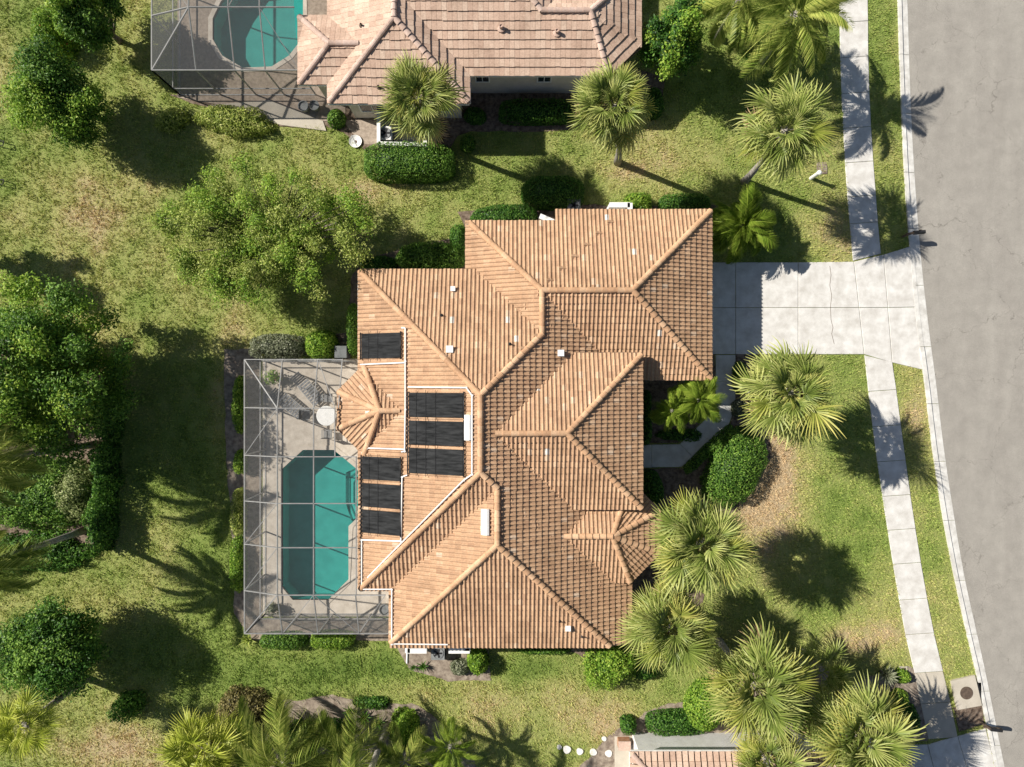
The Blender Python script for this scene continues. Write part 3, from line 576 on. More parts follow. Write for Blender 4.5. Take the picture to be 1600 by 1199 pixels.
for y in (760, 835): 
    dd = MB().box(gx(601) - .03, gx(601), gy(y + 45), gy(y), .06, 2.3).build('sliding_door', 'glasswin', house)
    for q in (y, y + 22, y + 45): MB().box(gx(601) - .05, gx(601) - .03, gy(q) - .03, gy(q) + .03, .06, 2.3).build('frame', 'white', dd)
def on_roof(px, py, roof=R):                          # roof point under a photo pixel
    z = 4.
    for _ in range(30):
        x, y = G(px, py, z); e = float(roof.env(np.array([x]), np.array([y]))[0]); z = .5 * z + .5 * (e if e > 0 else 4.)
    return Vector((x, y, z))
# vents, pipes on the main roof
def vent(px, py, w_, h_, mat='white', roof=R, house=ro):
    p = on_roof(px, py, roof); MB().box(p.x - w_ / 2, p.x + w_ / 2, p.y - w_ / 2, p.y + w_ / 2, p.z - .12, p.z + h_).box(p.x - w_ / 2 - .03, p.x + w_ / 2 + .03, p.y - w_ / 2 - .03, p.y + w_ / 2 + .03, p.z + h_, p.z + h_ + .03).build('vent', mat, house)
def stack(px, py, r, h_, mat='brownmetal', roof=R, house=ro):
    p = on_roof(px, py, roof); MB().lathe([(r * 2.2, p.z - .05), (r * 2.2, p.z + .06), (r, p.z + .1), (r, p.z + h_), (r * .7, p.z + h_), (r * .7, p.z + h_ - .05)], (p.x, p.y), 12).build('vent_pipe', mat, house)
vent(708, 452, .17, .16); vent(703, 546, .26, .16); vent(887, 980, .2, .2); vent(876, 552, .24, .14)
for q in ((690, 493), (797, 538), (874, 970), (910, 994)): stack(*q, .035, .24, 'black')
for q in ((731, 668, 40, 11), (758, 815, 41, 13)):    # white rounded attic ventilators
    p = on_roof(q[0], q[1]); w_ = q[3] * .029; l_ = q[2] * .0285; mb = MB(); pr = [(-w_ / 2, -.1), (-w_ / 2, .1), (-w_ / 4, .17), (w_ / 4, .17), (w_ / 2, .1), (w_ / 2, -.1)]
    vs_ = [(p.x + a_, p.y + sy * l_ / 2, p.z + b_ + .06 + a_ * PT) for sy in (-1, 1) for a_, b_ in pr]; n6 = 6
    mb.add(vs_, [(i, i + 1, n6 + i + 1, n6 + i) for i in range(5)] + [tuple(range(6))[::-1], tuple(range(6, 12))]); mb.build('roof_ventilator', 'white', ro)
# solar mats and white pipes
def solar(x0, y0, x1, y1, label, straps=2):
    z = [on_roof(x, y).z for x, y in ((x0, y0), (x1, y1))]
    A = on_roof(x0 + 2, (y0 + y1) / 2); B = on_roof(x1, (y0 + y1) / 2); yt = G(0, y0, A.z)[1]; yb = G(0, y1, A.z)[1]; yt2 = G(0, y0, B.z)[1]; yb2 = G(0, y1, B.z)[1]
    yt, yb = (yt + yt2) / 2, (yb + yb2) / 2; r_ = link('solar_panel', None, house, label, loc=(A.x, yb, A.z)); u = Vector((B.x - A.x, 0, B.z - A.z)); L = u.length; u.normalize(); nn = Vector((-u.z, 0, u.x)); hgt = yt - yb
    k = 26; V = []; Fc = []
    for j in range(k):                                # ribbed absorber: narrow tubes running up the slope
        ya = hgt * j / k; yb_ = hgt * (j + .88) / k; b0 = len(V)
        for s_ in (0, 1):
            for y_, h_ in ((ya, .125), (ya + .01, .142), (yb_ - .01, .142), (yb_, .125)): q = u * (L * s_) + nn * h_; V.append((q.x, y_, q.z))
        Fc += [(b0 + i, b0 + 4 + i, b0 + 5 + i, b0 + 1 + i) for i in range(3)]
    for s_ in (0, 1):
        for y_ in (0, hgt): q = u * (L * s_) + nn * .12; V.append((q.x, y_, q.z))
    b0 = len(V) - 4; Fc.append((b0, b0 + 2, b0 + 3, b0 + 1)); link('absorber', mesh_np('absorber', V, Fc, 'solar'), r_)
    for s_ in (-.02, 1.02):
        q = u * (L * s_) + nn * .14; MB().tube([(q.x, -.06, q.z), (q.x, hgt + .06, q.z)], .032, 8).build('header_pipe', 'black', r_, True)
    for i in range(straps):
        q = u * (L * ((i + .8) / (straps + 1.0) * .72)) + nn * .155; MB().beam((q.x, -.14, q.z), (q.x, hgt + .14, q.z), .02, .012).build('strap', 'black', r_)
solar(565, 521, 627, 560, 'single black solar mat at the north end of the roof')
solar(639, 614, 725, 652, 'widest black solar mat column, northern mat of three', 3); solar(639, 658, 725, 696, 'widest black solar mat column, middle mat of three', 3); solar(639, 701, 725, 741, 'widest black solar mat column, southern mat of three', 3)
solar(566, 714, 627, 750, 'black solar mat beside the pool, northern of the lower three'); solar(566, 756, 627, 793, 'black solar mat beside the pool, middle of the lower three'); solar(566, 798, 627, 834, 'black solar mat beside the pool, southern of the lower three')
def rpipe(pts, label, r=.035, mat='white', extra=None):
    P = [on_roof(*q) + Vector((0, 0, .12)) for q in pts]
    o = MB(); 
    for a_, b_ in zip(P[:-1], P[1:]): o.tube([a_, b_], r, 8)
    for q in P[1:-1]: o.lathe([(r * 1.5, q.z - r * 1.5), (r * 1.5, q.z + r * 1.5)], (q.x, q.y), 8)
    o.build('solar_pipe', mat, house, label=label)
rpipe([(634, 513), (634, 565), (634, 640), (633, 705), (628, 706)], 'white pipe running down between the solar mats and bay roof')
rpipe([(628, 513), (634, 513)], 'short white pipe stub above the northern solar mat'); rpipe([(564, 570), (634, 567)], 'white pipe below the single northern solar mat')
rpipe([(638, 605), (729, 606), (738, 618), (738, 741), (725, 750), (600, 876), (575, 902)], 'long white pipe from the wide solar mats down the hip')
rpipe([(566, 920), (566, 843), (627, 845), (629, 745), (637, 742)], 'white pipe around the lower pool side solar mats'); rpipe([(566, 708), (575, 700), (632, 702)], 'white pipe above the lower pool side solar mats')
rpipe([(568, 920), (613, 920), (613, 1005), (700, 1006)], 'white pipe along the southwest eave corner')

# ---------------------------------------------------------------- northern neighbour
nh = thing('house', 'pale neighbouring house with flat pinkish tile roof north of the lawn', 'house')
nS = pS(159, 3.3); nE = pE(983.4, 3.3); nN = pN(9, 3.3); aS = pS(199.4, 3.3); aW = pW(538, 3.3); aE = pE(739, 3.3); cE = pE(916.7, 3.3); fN = pN(-190, 3.3); dW = pW(496, 3.3); dS = pS(172, 3.3); dN = pN(76, 3.3)
dg = Plane((.7071, -.7071), .7071 * gx(960) - .7071 * gy(139), 3.3); cW = pW(560, 3.3)
NR = Roof(); NR.wing([nS, nE, nN, dg], 640, 983.4, 9, 159, 3.3); NR.wing([aW, aE, aS, fN], 538, 739, -190, 199.4); NR.wing([nS, cE, cW, fN], 600, 916.7, -190, 159); NR.wing([dW, dS, dN], 496, 620, 76, 172)
no_ = roof_deck(NR, nh, 490, 990, -120, 205)
tile_roof(NR, nh, no_, f_tile, .245, .40, 'flat_tile', lambda n: np.clip(RNG.normal(.5, .2, n), 0, 1), lambda x, y: np.ones(x.shape, bool))
caps(NR, no_, [((638.5, 99), (540, 197.5)), ((638.5, 99), (737.5, 198)), ((638.5, 99), (638.5, -60)), ((544.5, 124), (497.5, 171)), ((544.5, 124), (497.5, 77.5)), ((544.5, 124), (585, 124)), ((840, 84), (908.4, 84)), ((908.4, 84), (936, 156)), ((908.4, 84), (982, 10)),
               ((840, 84), (770, 14)), ((770, 14), (740, -16))], 'flat_ridge')
eaves(nh, [((739, 159), (936, 159), 3.3, 'white'), ((538, 199.4), (739, 199.4), 3.3, 'white'), ((739, 199.4), (739, 159), 3.3, 'white'), ((538, 172), (538, 199.4), 3.3, 'white'), ((496, 172), (538, 172), 3.3, 'white'), ((496, 76), (496, 172), 3.3, None),
           ((937, 159), (983.4, 119), 3.3, 'brownmetal'), ((983.4, 119), (983.4, 9), 3.3, 'brownmetal')])
MB().box(gx(556), gx(722), gy(185), gy(-100), 0, 3.12).build('wall', 'wall', nh); MB().box(gx(722), gx(925), gy(146), gy(20), 0, 3.12).build('wall', 'wall', nh); MB().box(gx(925), gx(968), gy(112), gy(20), 0, 3.12).build('wall', 'wall', nh)
MB().box(gx(512), gx(556), gy(158), gy(80), 0, 3.12).build('wall', 'wall', nh)
for q in (756, 848): window(nh, gx(q), gy(146), 1.5, 2.3, .62, (0, -1, 0))
window(nh, gx(590), gy(185), 1.0, 2.2, 1.2, (0, -1, 0)); window(nh, gx(690), gy(185), 1.0, 2.2, 1.0, (0, -1, 0))
for q in ((565, 41), (592, 137)): stack(*q, .05, .22, 'brownmetal', NR, no_)
for q in ((783, 45), (870, 52)): stack(*q, .09, .3, 'flat_ridge', NR, no_)
# ---------------------------------------------------------------- southern neighbour
sh = thing('house', 'white walled neighbouring house with flat tile roof at the bottom edge', 'house')
sN = pN(1127, 3.2); sW = pW(970, 3.2); SR = Roof(); SR.wing([sN, sW, pE(1370, 3.2), pS(1500, 3.2)], 970, 1370, 1127, 1500)
sr = roof_deck(SR, sh, 965, 1375, 1120, 1420)
tile_roof(SR, sh, sr, f_tile, .3, .42, 'flat_tile', lambda n: np.clip(RNG.normal(.55, .2, n), 0, 1), lambda x, y: np.ones(x.shape, bool))
caps(SR, sr, [((972, 1129), (1060, 1217))], 'flat_ridge'); eaves(sh, [((1370, 1127), (970, 1127), 3.2, 'white'), ((970, 1127), (970, 1300), 3.2, 'white')])
MB().box(gx(988), gx(1350), gy(1480), gy(1145), 0, 3.05).build('wall', 'wall_white', sh)
window(sh, gx(1200), gy(1145), 1.0, 2.2, 1.4, (0, 1, 0))
pad = [(960, 1150), (989, 1150), (989, 1260), (960, 1260)]
sp_ = link('patio', None, kind='structure', label='narrow beige concrete strip beside the southern house'); slab(sp_, pad, 'concrete_tan', .05)

# ================================================================== POOL CAGES
def cage(name, label, xs, ys, ze, zr, opens, rows_end, top='screen'):
    """xs, ys ground pixels of the bay lines; opens: which sides are free standing walls; rows_end: last x index per row"""
    r = thing(name, label, 'pool cage', (*g(xs[0], ys[-1]), 0)); off = Vector((*g(xs[0], ys[-1]), 0))
    run = {'W': xs[1] - xs[0], 'N': ys[1] - ys[0], 'S': ys[-1] - ys[-2]}
    def zz(x, y):
        t = 1.
        if 'W' in opens: t = min(t, (x - xs[0]) / run['W'])
        if 'N' in opens: t = min(t, (y - ys[0]) / run['N'])
        if 'S' in opens: t = min(t, (ys[-1] - y) / run['S'])
        return ze + (zr - ze) * max(0, min(1, t))
    P = lambda x, y, z=None: Vector((*g(x, y), zz(x, y) if z is None else z)) - off
    def bm_(a, b_, w_=.038, h_=.1): MB().beam(a, b_, w_, h_).build('beam', 'alu', r)
    def panel(*q, m_=top): link('screen_panel', mesh_np('screen_panel', [tuple(v) for v in q], [tuple(range(len(q)))], m_), r)
    for j in range(len(ys) - 1):
        xe = rows_end[j]; lim = [x for x in xs if x < xe - 1] + [xe]
        for a, b_ in zip(lim[:-1], lim[1:]):
            c = [(a, ys[j]), (b_, ys[j]), (b_, ys[j + 1]), (a, ys[j + 1])]; d = Vector((0, 0, .055))
            if a == xs[0] and j == 0 and 'N' in opens and 'W' in opens: panel(P(*c[0]) + d, P(*c[1]) + d, P(*c[2]) + d); panel(P(*c[0]) + d, P(*c[2]) + d, P(*c[3]) + d); bm_(P(*c[0]), P(*c[2]), .05, .08)
            elif a == xs[0] and j == len(ys) - 2 and 'S' in opens and 'W' in opens: panel(P(*c[0]) + d, P(*c[1]) + d, P(*c[3]) + d); panel(P(*c[1]) + d, P(*c[2]) + d, P(*c[3]) + d); bm_(P(*c[3]), P(*c[1]), .05, .08)
            else: panel(*[P(*q) + d for q in c])
            bm_(P(*c[0]), P(*c[1]))
            if j == len(ys) - 2: bm_(P(*c[3]), P(*c[2]))
            bm_(P(*c[0]), P(*c[3]))
            if b_ == xe and b_ < rows_end[-1] - 5: bm_(P(*c[1]), P(*c[2]))
    def wall(pts):
        for a, b_ in zip(pts[:-1], pts[1:]):
            A0, B0 = P(*a, .07), P(*b_, .07); A1, B1 = P(*a), P(*b_)
            panel(A0, B0, B1, A1, m_='screen_dense_sunlit'); bm_(P(*a, .05), P(*b_, .05), .05, .05); bm_(P(*a, .85), P(*b_, .85), .045, .05)
            MB().beam(P(*a, .05), A1, .06, .06).build('post', 'alu', r)
        MB().beam(P(*pts[-1], .05), P(*pts[-1]), .06, .06).build('post', 'alu', r)
    if 'W' in opens: wall([(xs[0], y) for y in ys])
    if 'N' in opens: wall([(x, ys[0]) for x in xs if x < rows_end[0]] + [(rows_end[0], ys[0])])
    if 'S' in opens: wall([(x, ys[-1]) for x in xs if x < rows_end[-1]] + [(rows_end[-1], ys[-1])])
    return r, bm_, P
r_, bm_, P_ = cage('pool_cage', 'large screened pool cage with grey beams on the west side of the house', [415.4, 470, 521, 580], [565, 634.2, 702.5, 768.2, 830.3, 897, 959], 3.0, 3.77, 'WNS', [556, 551, 581, 581, 581, 622])
for a, b_ in (((521, 565), (551, 634.2)), ((415.4, 702.5), (470, 634.2)), ((415.4, 830.3), (470, 768.2)), ((415.4, 897), (470, 830.3)), ((470, 959), (521, 897)), ((521, 897), (580, 959)), ((580, 959), (622, 897))):
    bm_(P_(*a), P_(*b_), .028, .05)
r_, bm_, P_ = cage('pool_cage', 'screened pool cage of the northern neighbour in the upper left', [282, 345.5, 401, 445, 494], [-150, -90, -10, 70.7, 149], 3.0, 3.8, 'WS', [494, 494, 494, 494], 'screen_mid')
for a, b_ in (((401, 70.7), (445, -10)), ((445, 70.7), (494, 149)), ((282, -10), (345.5, 70.7))): bm_(P_(*a), P_(*b_), .028, .05)

# ================================================================== VEGETATION
def leaves(P, Nrm, size, v, rng=RNG, asp=.5):
    """a folded leaf of two triangles at each point"""
    n = len(P); t = rng.normal(size=(n, 3)); t -= (t * Nrm).sum(1, keepdims=True) * Nrm; t /= np.linalg.norm(t, axis=1, keepdims=True) + 1e-9
    b_ = np.cross(Nrm, t); L = size * rng.uniform(.65, 1.3, n)[:, None]; W_ = L * asp
    V = np.stack([P - t * L * .5, P + b_ * W_ * .5 - Nrm * L * .12, P + t * L * .5 - Nrm * L * .1, P - b_ * W_ * .5 - Nrm * L * .12], 1).reshape(-1, 3)
    i = np.arange(n) * 4; Fc = np.stack([np.stack([i, i + 1, i + 2], 1), np.stack([i, i + 2, i + 3], 1)], 1).reshape(-1, 3)
    return V, Fc, np.repeat(v, 4)
def unit(n, rng=RNG):
    a = rng.normal(size=(n, 3)); return a / np.linalg.norm(a, axis=1, keepdims=True)
def shrub(label, px, py, rx, ry, h, mat='leaf_mid', rot=0, n=2.6, rough=.10, leaf=.10, dens=420, cat='hedge', name='hedge', group=None, tip=None, bright=.0):
    k = (H - h * .6) / F; x, y = G(px, py, h * .6); rx *= k; ry *= k
    r_ = thing(name, label, cat, (x, y, 0), group); r_.rotation_euler.z = math.radians(rot)
    area = math.pi * rx * ry * 1.1 + 2 * math.pi * math.sqrt((rx * rx + ry * ry) / 2) * h * .8; N_ = int(area * dens); sd = random.randint(0, 999)
    d = unit(N_); d[:, 2] = np.abs(d[:, 2]) * 1.0 - .12
    def sup(d):
        q = (np.abs(d[:, 0]) ** n + np.abs(d[:, 1]) ** n + np.abs(d[:, 2]) ** n) ** (-1 / n); return d * q[:, None]
    Q = sup(d); th = np.arctan2(Q[:, 1], Q[:, 0])
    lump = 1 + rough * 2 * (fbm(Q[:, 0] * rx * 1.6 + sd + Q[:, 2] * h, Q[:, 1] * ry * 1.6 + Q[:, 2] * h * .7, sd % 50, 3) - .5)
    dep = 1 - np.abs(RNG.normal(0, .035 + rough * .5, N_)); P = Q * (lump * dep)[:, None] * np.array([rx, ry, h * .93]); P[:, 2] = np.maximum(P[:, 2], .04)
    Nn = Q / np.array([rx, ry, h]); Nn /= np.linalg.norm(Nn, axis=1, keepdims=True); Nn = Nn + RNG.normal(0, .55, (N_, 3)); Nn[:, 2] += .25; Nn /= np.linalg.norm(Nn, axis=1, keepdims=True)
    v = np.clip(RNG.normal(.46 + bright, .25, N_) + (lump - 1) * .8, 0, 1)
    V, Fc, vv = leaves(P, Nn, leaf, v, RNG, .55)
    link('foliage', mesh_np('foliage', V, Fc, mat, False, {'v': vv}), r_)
    # solid dome added inside to block see-through, painted dark as inner shade
    m_ = 10; cv = []; 
    for i in range(5):
        f = i / 4 * math.pi / 2
        for j in range(m_): cv.append((math.cos(f) * math.cos(2 * math.pi * j / m_), math.cos(f) * math.sin(2 * math.pi * j / m_), math.sin(f)))
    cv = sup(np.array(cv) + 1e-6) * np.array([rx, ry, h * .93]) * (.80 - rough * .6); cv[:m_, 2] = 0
    link('dark_core', mesh_np('dark_core', cv, [(i * m_ + j, i * m_ + (j + 1) % m_, (i + 1) * m_ + (j + 1) % m_, (i + 1) * m_ + j) for i in range(4) for j in range(m_)], mat, False, {'v': np.full(len(cv), .04)}), r_)
    if tip:
        k_ = RNG.choice(N_, tip[1]); V, Fc, vv = leaves(P[k_] * 1.03, Nn[k_], .12, np.full(tip[1], .5)); link('flowers', mesh_np('flowers', V, Fc, tip[0], False, {'v': vv}), r_)
    return r_
def limb(mb, a, b_, r0, r1, sag=.15, n=4):
    a = Vector(a); b_ = Vector(b_); pts = []; 
    for i in range(n + 1):
        t = i / n; p = a.lerp(b_, t); p.z += sag * math.sin(math.pi * t) * (b_ - a).length * .3; p.x += random.uniform(-.05, .05); p.y += random.uniform(-.05, .05); pts.append(p)
    mb.tube(pts, [r0 + (r1 - r0) * i / n for i in range(n + 1)], 6)
def tree(label, px, py, zc, rx, ry, rz, mat='leaf_mid', lobes=30, nl=16000, leaf=.15, lobe_r=.30, trunk=.14, base=None, name='tree', group=None, spread=.85, mats2=None, flat=1., cat='tree'):
    k = (H - zc) / F; x, y = G(px, py, zc); rx *= k; ry *= k; bx, by = g(*base) if base else (x, y)
    r_ = thing(name, label, cat, (bx, by, 0), group); ox, oy = x - bx, y - by; R3 = np.array([rx, ry, rz])
    C = unit(lobes) * (RNG.random((lobes, 1)) ** .45) * spread; C = C * R3 * np.array([1, 1, flat]); C[:, 2] += zc; lr = lobe_r * min(rx, ry) * RNG.uniform(.6, 1.25, lobes); C[:, 2] = np.maximum(C[:, 2], lr * .8 + .1)
    w_ = lr ** 2; w_ = w_ / w_.sum(); li = RNG.choice(lobes, nl, p=w_); d = unit(nl); d[:, 2] += .22; d /= np.linalg.norm(d, axis=1, keepdims=True)
    sub = unit(lobes * 7).reshape(lobes, 7, 3); si = RNG.integers(0, 7, nl); cl = sub[li, si]; d2 = d * .62 + cl * .62                                  # leaves gather in twig clusters on every lobe
    rad = RNG.uniform(.55, 1.05, nl) * lr[li]; P = C[li] + d2 * rad[:, None] + np.array([ox, oy, 0]); P[:, 2] = np.maximum(P[:, 2], .08)
    Nn = d + RNG.normal(0, .6, (nl, 3)); Nn += np.array([-.30, .12, .55]); Nn /= np.linalg.norm(Nn, axis=1, keepdims=True)
    lv = RNG.normal(0, .10, lobes); v = np.clip(RNG.normal(.46, .24, nl) + lv[li], 0, 1)
    if mats2: sel = lv > np.quantile(lv, .62); kk = sel[li]
    else: kk = np.zeros(nl, bool)
    cr = None
    for mm, q in ((mat, ~kk), (mats2, kk)):
        if mm and q.any():
            V, Fc, vv = leaves(P[q], Nn[q], leaf, v[q]); o = link('crown', mesh_np('crown', V, Fc, mm, False, {'v': vv}), r_)
    mb = MB(); fork = Vector((ox * .5, oy * .5, max(.4, (zc - rz) * .7 + .3))); mb.tube([(0, 0, -.05), (ox * .2, oy * .2, fork.z * .5), fork], [trunk * 1.35, trunk * 1.05, trunk * .9], 9)
    for i in range(lobes):
        if lr[i] > np.median(lr) * .7: limb(mb, fork, (C[i, 0] + ox, C[i, 1] + oy, C[i, 2]), trunk * .5, .02)
    mb.build('trunk', 'bark', r_, True); return r_
# ---- palms
def fan_frond(seed, nseg=38, pet=.92, R0=1.12, spread=128):
    rg = np.random.default_rng(seed); V = []; Fc = []; vv = []
    n = len(V)
    for i, (x, z) in enumerate(((0, 0), (pet * .5, .05), (pet, .0))):          # petiole
        w_ = .028 - .006 * i; V += [(x, -w_, z), (x, w_, z), (x, 0, z - .03)]; vv += [.75] * 3
    for i in range(2): b0 = n + i * 3; Fc += [(b0, b0 + 1, b0 + 4, b0 + 3), (b0 + 1, b0 + 2, b0 + 5, b0 + 4), (b0 + 2, b0, b0 + 3, b0 + 5)]
    for j in range(nseg):
        t = j / (nseg - 1) * 2 - 1; a = math.radians(spread) * t; L = R0 * (1 - .28 * abs(t) ** 1.5) * rg.uniform(.88, 1.08); c, s_ = math.cos(a), math.sin(a)
        hx = pet + .30 * (1 - abs(t)); hz = -.05 * (1 - abs(t)); fold = .34 * abs(s_)                                 # segments leave a short curving rib; the two halves rise into a V
        tw = .9 * (1 if j % 2 else -1) + rg.uniform(-.2, .2); droop = rg.uniform(.15, .62); n = len(V); col = rg.uniform(.25, .6)
        for q, w_, dv in ((.06, .010, -.22), (.45, .026, -.05), (.75, .018, .12), (1.0, .003, .36)):
            r_ = L * q; z = hz + fold * r_ * .55 * (1 - q * .5) - droop * q ** 2.4 * L; cx_, cy_ = hx + c * r_, s_ * r_
            V += [(cx_ + s_ * w_, cy_ - c * w_, z - w_ * tw), (cx_ - s_ * w_, cy_ + c * w_, z + w_ * tw)]; vv += [col + dv] * 2
        for q in range(3): b0 = n + q * 2; Fc.append((b0, b0 + 1, b0 + 3, b0 + 2))
    return V, Fc, vv
def feather_frond(seed, L=2.2, npair=46, leaf=.54, arch=.9):
    rg = np.random.default_rng(seed); V = []; Fc = []; vv = []; K = 8
    def rach(t): return Vector((L * (t - .16 * arch * t * t * t), 0, arch * L * (.20 * t - .62 * t * t * t)))
    for i in range(K + 1):
        p = rach(i / K); w_ = .022 * (1 - i / K) + .005; V += [(p.x, -w_, p.z), (p.x, w_, p.z)]; vv += [.72] * 2
    Fc += [(2 * i, 2 * i + 1, 2 * i + 3, 2 * i + 2) for i in range(K)]
    for j in range(npair):
        t = .13 + .86 * j / (npair - 1); p = rach(t); d = (rach(min(1, t + .02)) - rach(t - .02)).normalized(); ll = leaf * (math.sin(math.pi * min(1, t * .85 + .12)) ** .6) * rg.uniform(.85, 1.1)
        for s_ in (-1, 1):
            sw = Vector((d.x * .75, s_ * .8, d.z * .75 + rg.uniform(-.05, .28))).normalized(); n = len(V); col = rg.uniform(.12, .72)
            for q, w_, dz, dv in ((0, .012, 0, -.05), (.5, .026, -.02, .02), (1, .003, -.13, .25)):
                c_ = p + sw * ll * q; a_ = d * w_; V += [(c_.x - a_.x, c_.y, c_.z + dz * ll / .4), (c_.x + a_.x, c_.y, c_.z + dz * ll / .4 + w_ * .5)]; vv += [col + dv] * 2
            Fc += [(n, n + 1, n + 3, n + 2), (n + 2, n + 3, n + 5, n + 4)]
    return V, Fc, vv
def fm(f, mat): V, Fc, vv = f; return mesh_np('frond', V, Fc, mat, False, {'v': np.clip(vv, 0, 1)})
FANS = {k: [fm(fan_frond(s_, 34 + s_, .85 + .05 * s_, 1.0 + .06 * (s_ % 3), 104 + 8 * s_), k) for s_ in range(5)] for k in ('fan', 'fan_old', 'fan_dead', 'fan_lime')}
FEA = {k: [fm(feather_frond(s_), k) for s_ in range(4)] for k in ('feather', 'feather_bright')}
PYG = [fm(feather_frond(s_ + 20, 1.15, 44, .30, 1.0), 'feather_bright') for s_ in range(4)]
def palm(label, px, py, z, rpx, base=None, kind='fan', nf=72, group=None, name='palm_tree', lean=(-48, 82), tr=.15, old=.22, dead=.12, seed=0, leafm=None):
    rg = random.Random(seed + int(px) * 3 + int(py)); x, y = G(px, py, z); bx, by = g(*base) if base else (x, y)
    r_ = thing(name, label, 'palm', (bx, by, 0), group); cx_, cy_ = x - bx, y - by
    pts = [(cx_ * t ** 1.3, cy_ * t ** 1.3, z * t - (.05 if t == 0 else 0)) for t in (0, .15, .35, .6, .85, 1)]
    tm = MB().tube(pts, [tr * 1.5, tr * 1.15, tr, tr, tr * 1.05, tr * 1.2], 10); tm.build('trunk', 'trunk', r_, True)
    if kind == 'fan' and z > 2:                                                   # old leaf bases under the crown
        bt = MB()
        for i in range(26): a = i * 2.4; zz = z - .15 - i * .045; c_ = Vector((cx_ * (zz / z) ** 1.3 + math.cos(a) * tr * .9, cy_ * (zz / z) ** 1.3 + math.sin(a) * tr * .9, zz)); bt.beam(c_, c_ + Vector((math.cos(a) * .16, math.sin(a) * .16, .22)), .09, .03)
        bt.build('leaf_bases', 'trunk', r_)
    gap = rg.uniform(0, 6.28); full = 2.05 if kind == 'fan' else (2.0 if kind != 'pygmy' else 1.08); sc = rpx * (H - z) / F / full * 1.0
    for i in range(nf):
        t = i / nf; el = math.radians(lean[1] + (lean[0] - lean[1]) * t ** .8 + rg.uniform(-7, 7)); a = i * 2.39996 + rg.uniform(-.25, .25)
        if kind == 'fan' and (rg.random() < .08 or (t > .45 and math.cos(a - gap) > .9 and rg.random() < .6)): continue
        if kind == 'fan':
            m_ = 'fan_dead' if t > 1 - dead else ('fan_old' if rg.random() < old * (.3 + 1.4 * t) else 'fan'); me = rg.choice(FANS[leafm or m_])
        else: me = rg.choice(PYG if kind == 'pygmy' else FEA[kind])
        o = link('frond', me, r_); s_ = sc * (rg.uniform(.68, 1.12) if kind == 'fan' else rg.uniform(.7, 1.2)) * (.72 if t < .12 else 1) * (.8 if t > .92 else 1)
        o.location = (cx_ + math.cos(a) * tr * .6, cy_ + math.sin(a) * tr * .6, z - .18 * t); o.rotation_mode = 'ZYX' if False else 'XYZ'
        o.rotation_euler = (rg.uniform(-.6, .6) if kind == 'fan' else rg.uniform(-.25, .25), -el, a); o.scale = (s_, s_, s_)
    return r_
# ---- trees
tree('dense green tree left of the northern cage with long lawn shadow', 94, 150, 2.9, 72, 80, 2.4, 'leaf_mid', 50, 36000, .15, .36, base=(120, 170), mats2='leaf_bright')
tree('leafy tree at the top left corner right of the red flowering shrub', 136, 20, 2.9, 54, 62, 2.4, 'leaf_mid', 34, 24000, .15, .38, mats2='leaf_bright')
shrub('lime green shrub with red blooms at the top left', 70, 42, 30, 38, 2.3, 'leaf_bright', 0, 2.1, .3, .12, 420, 'shrub', 'shrub', tip=('flower_red', 60))
tree('broad leafy green tree at the left edge, largest of the west side', 78, 572, 4.1, 126, 142, 3.2, 'leaf_mid', 105, 76000, .16, .25, .2, base=(105, 610), mats2='leaf_bright', spread=.98)
tree('airy yellow green tree with spreading crown north of the pool cage', 416, 362, 3.7, 168, 108, 1.7, 'leaf_lime', 170, 90000, .11, .215, .11, base=(450, 395), mats2='leaf_bright', spread=1.0)
tree('round glossy green tree near the lower left corner', 74, 1022, 2.9, 88, 76, 1.9, 'leaf_dark', 70, 44000, .15, .34, .13, mats2='leaf_mid')
tree('dense round dark green tree right of the northern house', 1050, 57, 2.9, 48, 66, 2.4, 'leaf_dark', 50, 26000, .15, .42, .14, mats2='leaf_bright')
tree('leafy tree beyond the left edge shading the lawn', -150, 372, 4.0, 70, 60, 2.0, 'leaf_mid', 24, 9000, .18, .34, .16)
for i, (lb, q) in enumerate((('tangled green thicket shrub between the two leaning palm trunks', (44, 776, 90, 60, 1.5, 'leaf_mid')), ('dark green thicket shrub at the left edge below the lower leaning trunk', (40, 866, 95, 34, 1.0, 'leaf_dark')),
                             ('pale green thicket shrub below the broad west tree', (30, 662, 60, 36, 1.8, 'leaf_bright')), ('olive grey thicket shrub in the middle of the west bed', (108, 768, 34, 52, 1.6, 'leaf_olive')))):
    shrub(lb, *q, 0, 2.0, .38, .14, 330, 'shrub', 'shrub')
for lb, q in (('upper', (158, 640)), ('middle', (156, 735)), ('lower', (150, 822))): shrub('narrow dark hedge row right of the west thicket, %s piece' % lb, *q, 17, 54, 2.1, 'leaf_dark', 0, 2.2, .5, .15, 400)
shrub('small leafy sapling on the lawn below the round glossy tree', 190, 1112, 24, 22, 1.9, 'leaf_dark', 0, 2, .4, .13, 260, 'shrub', 'shrub')
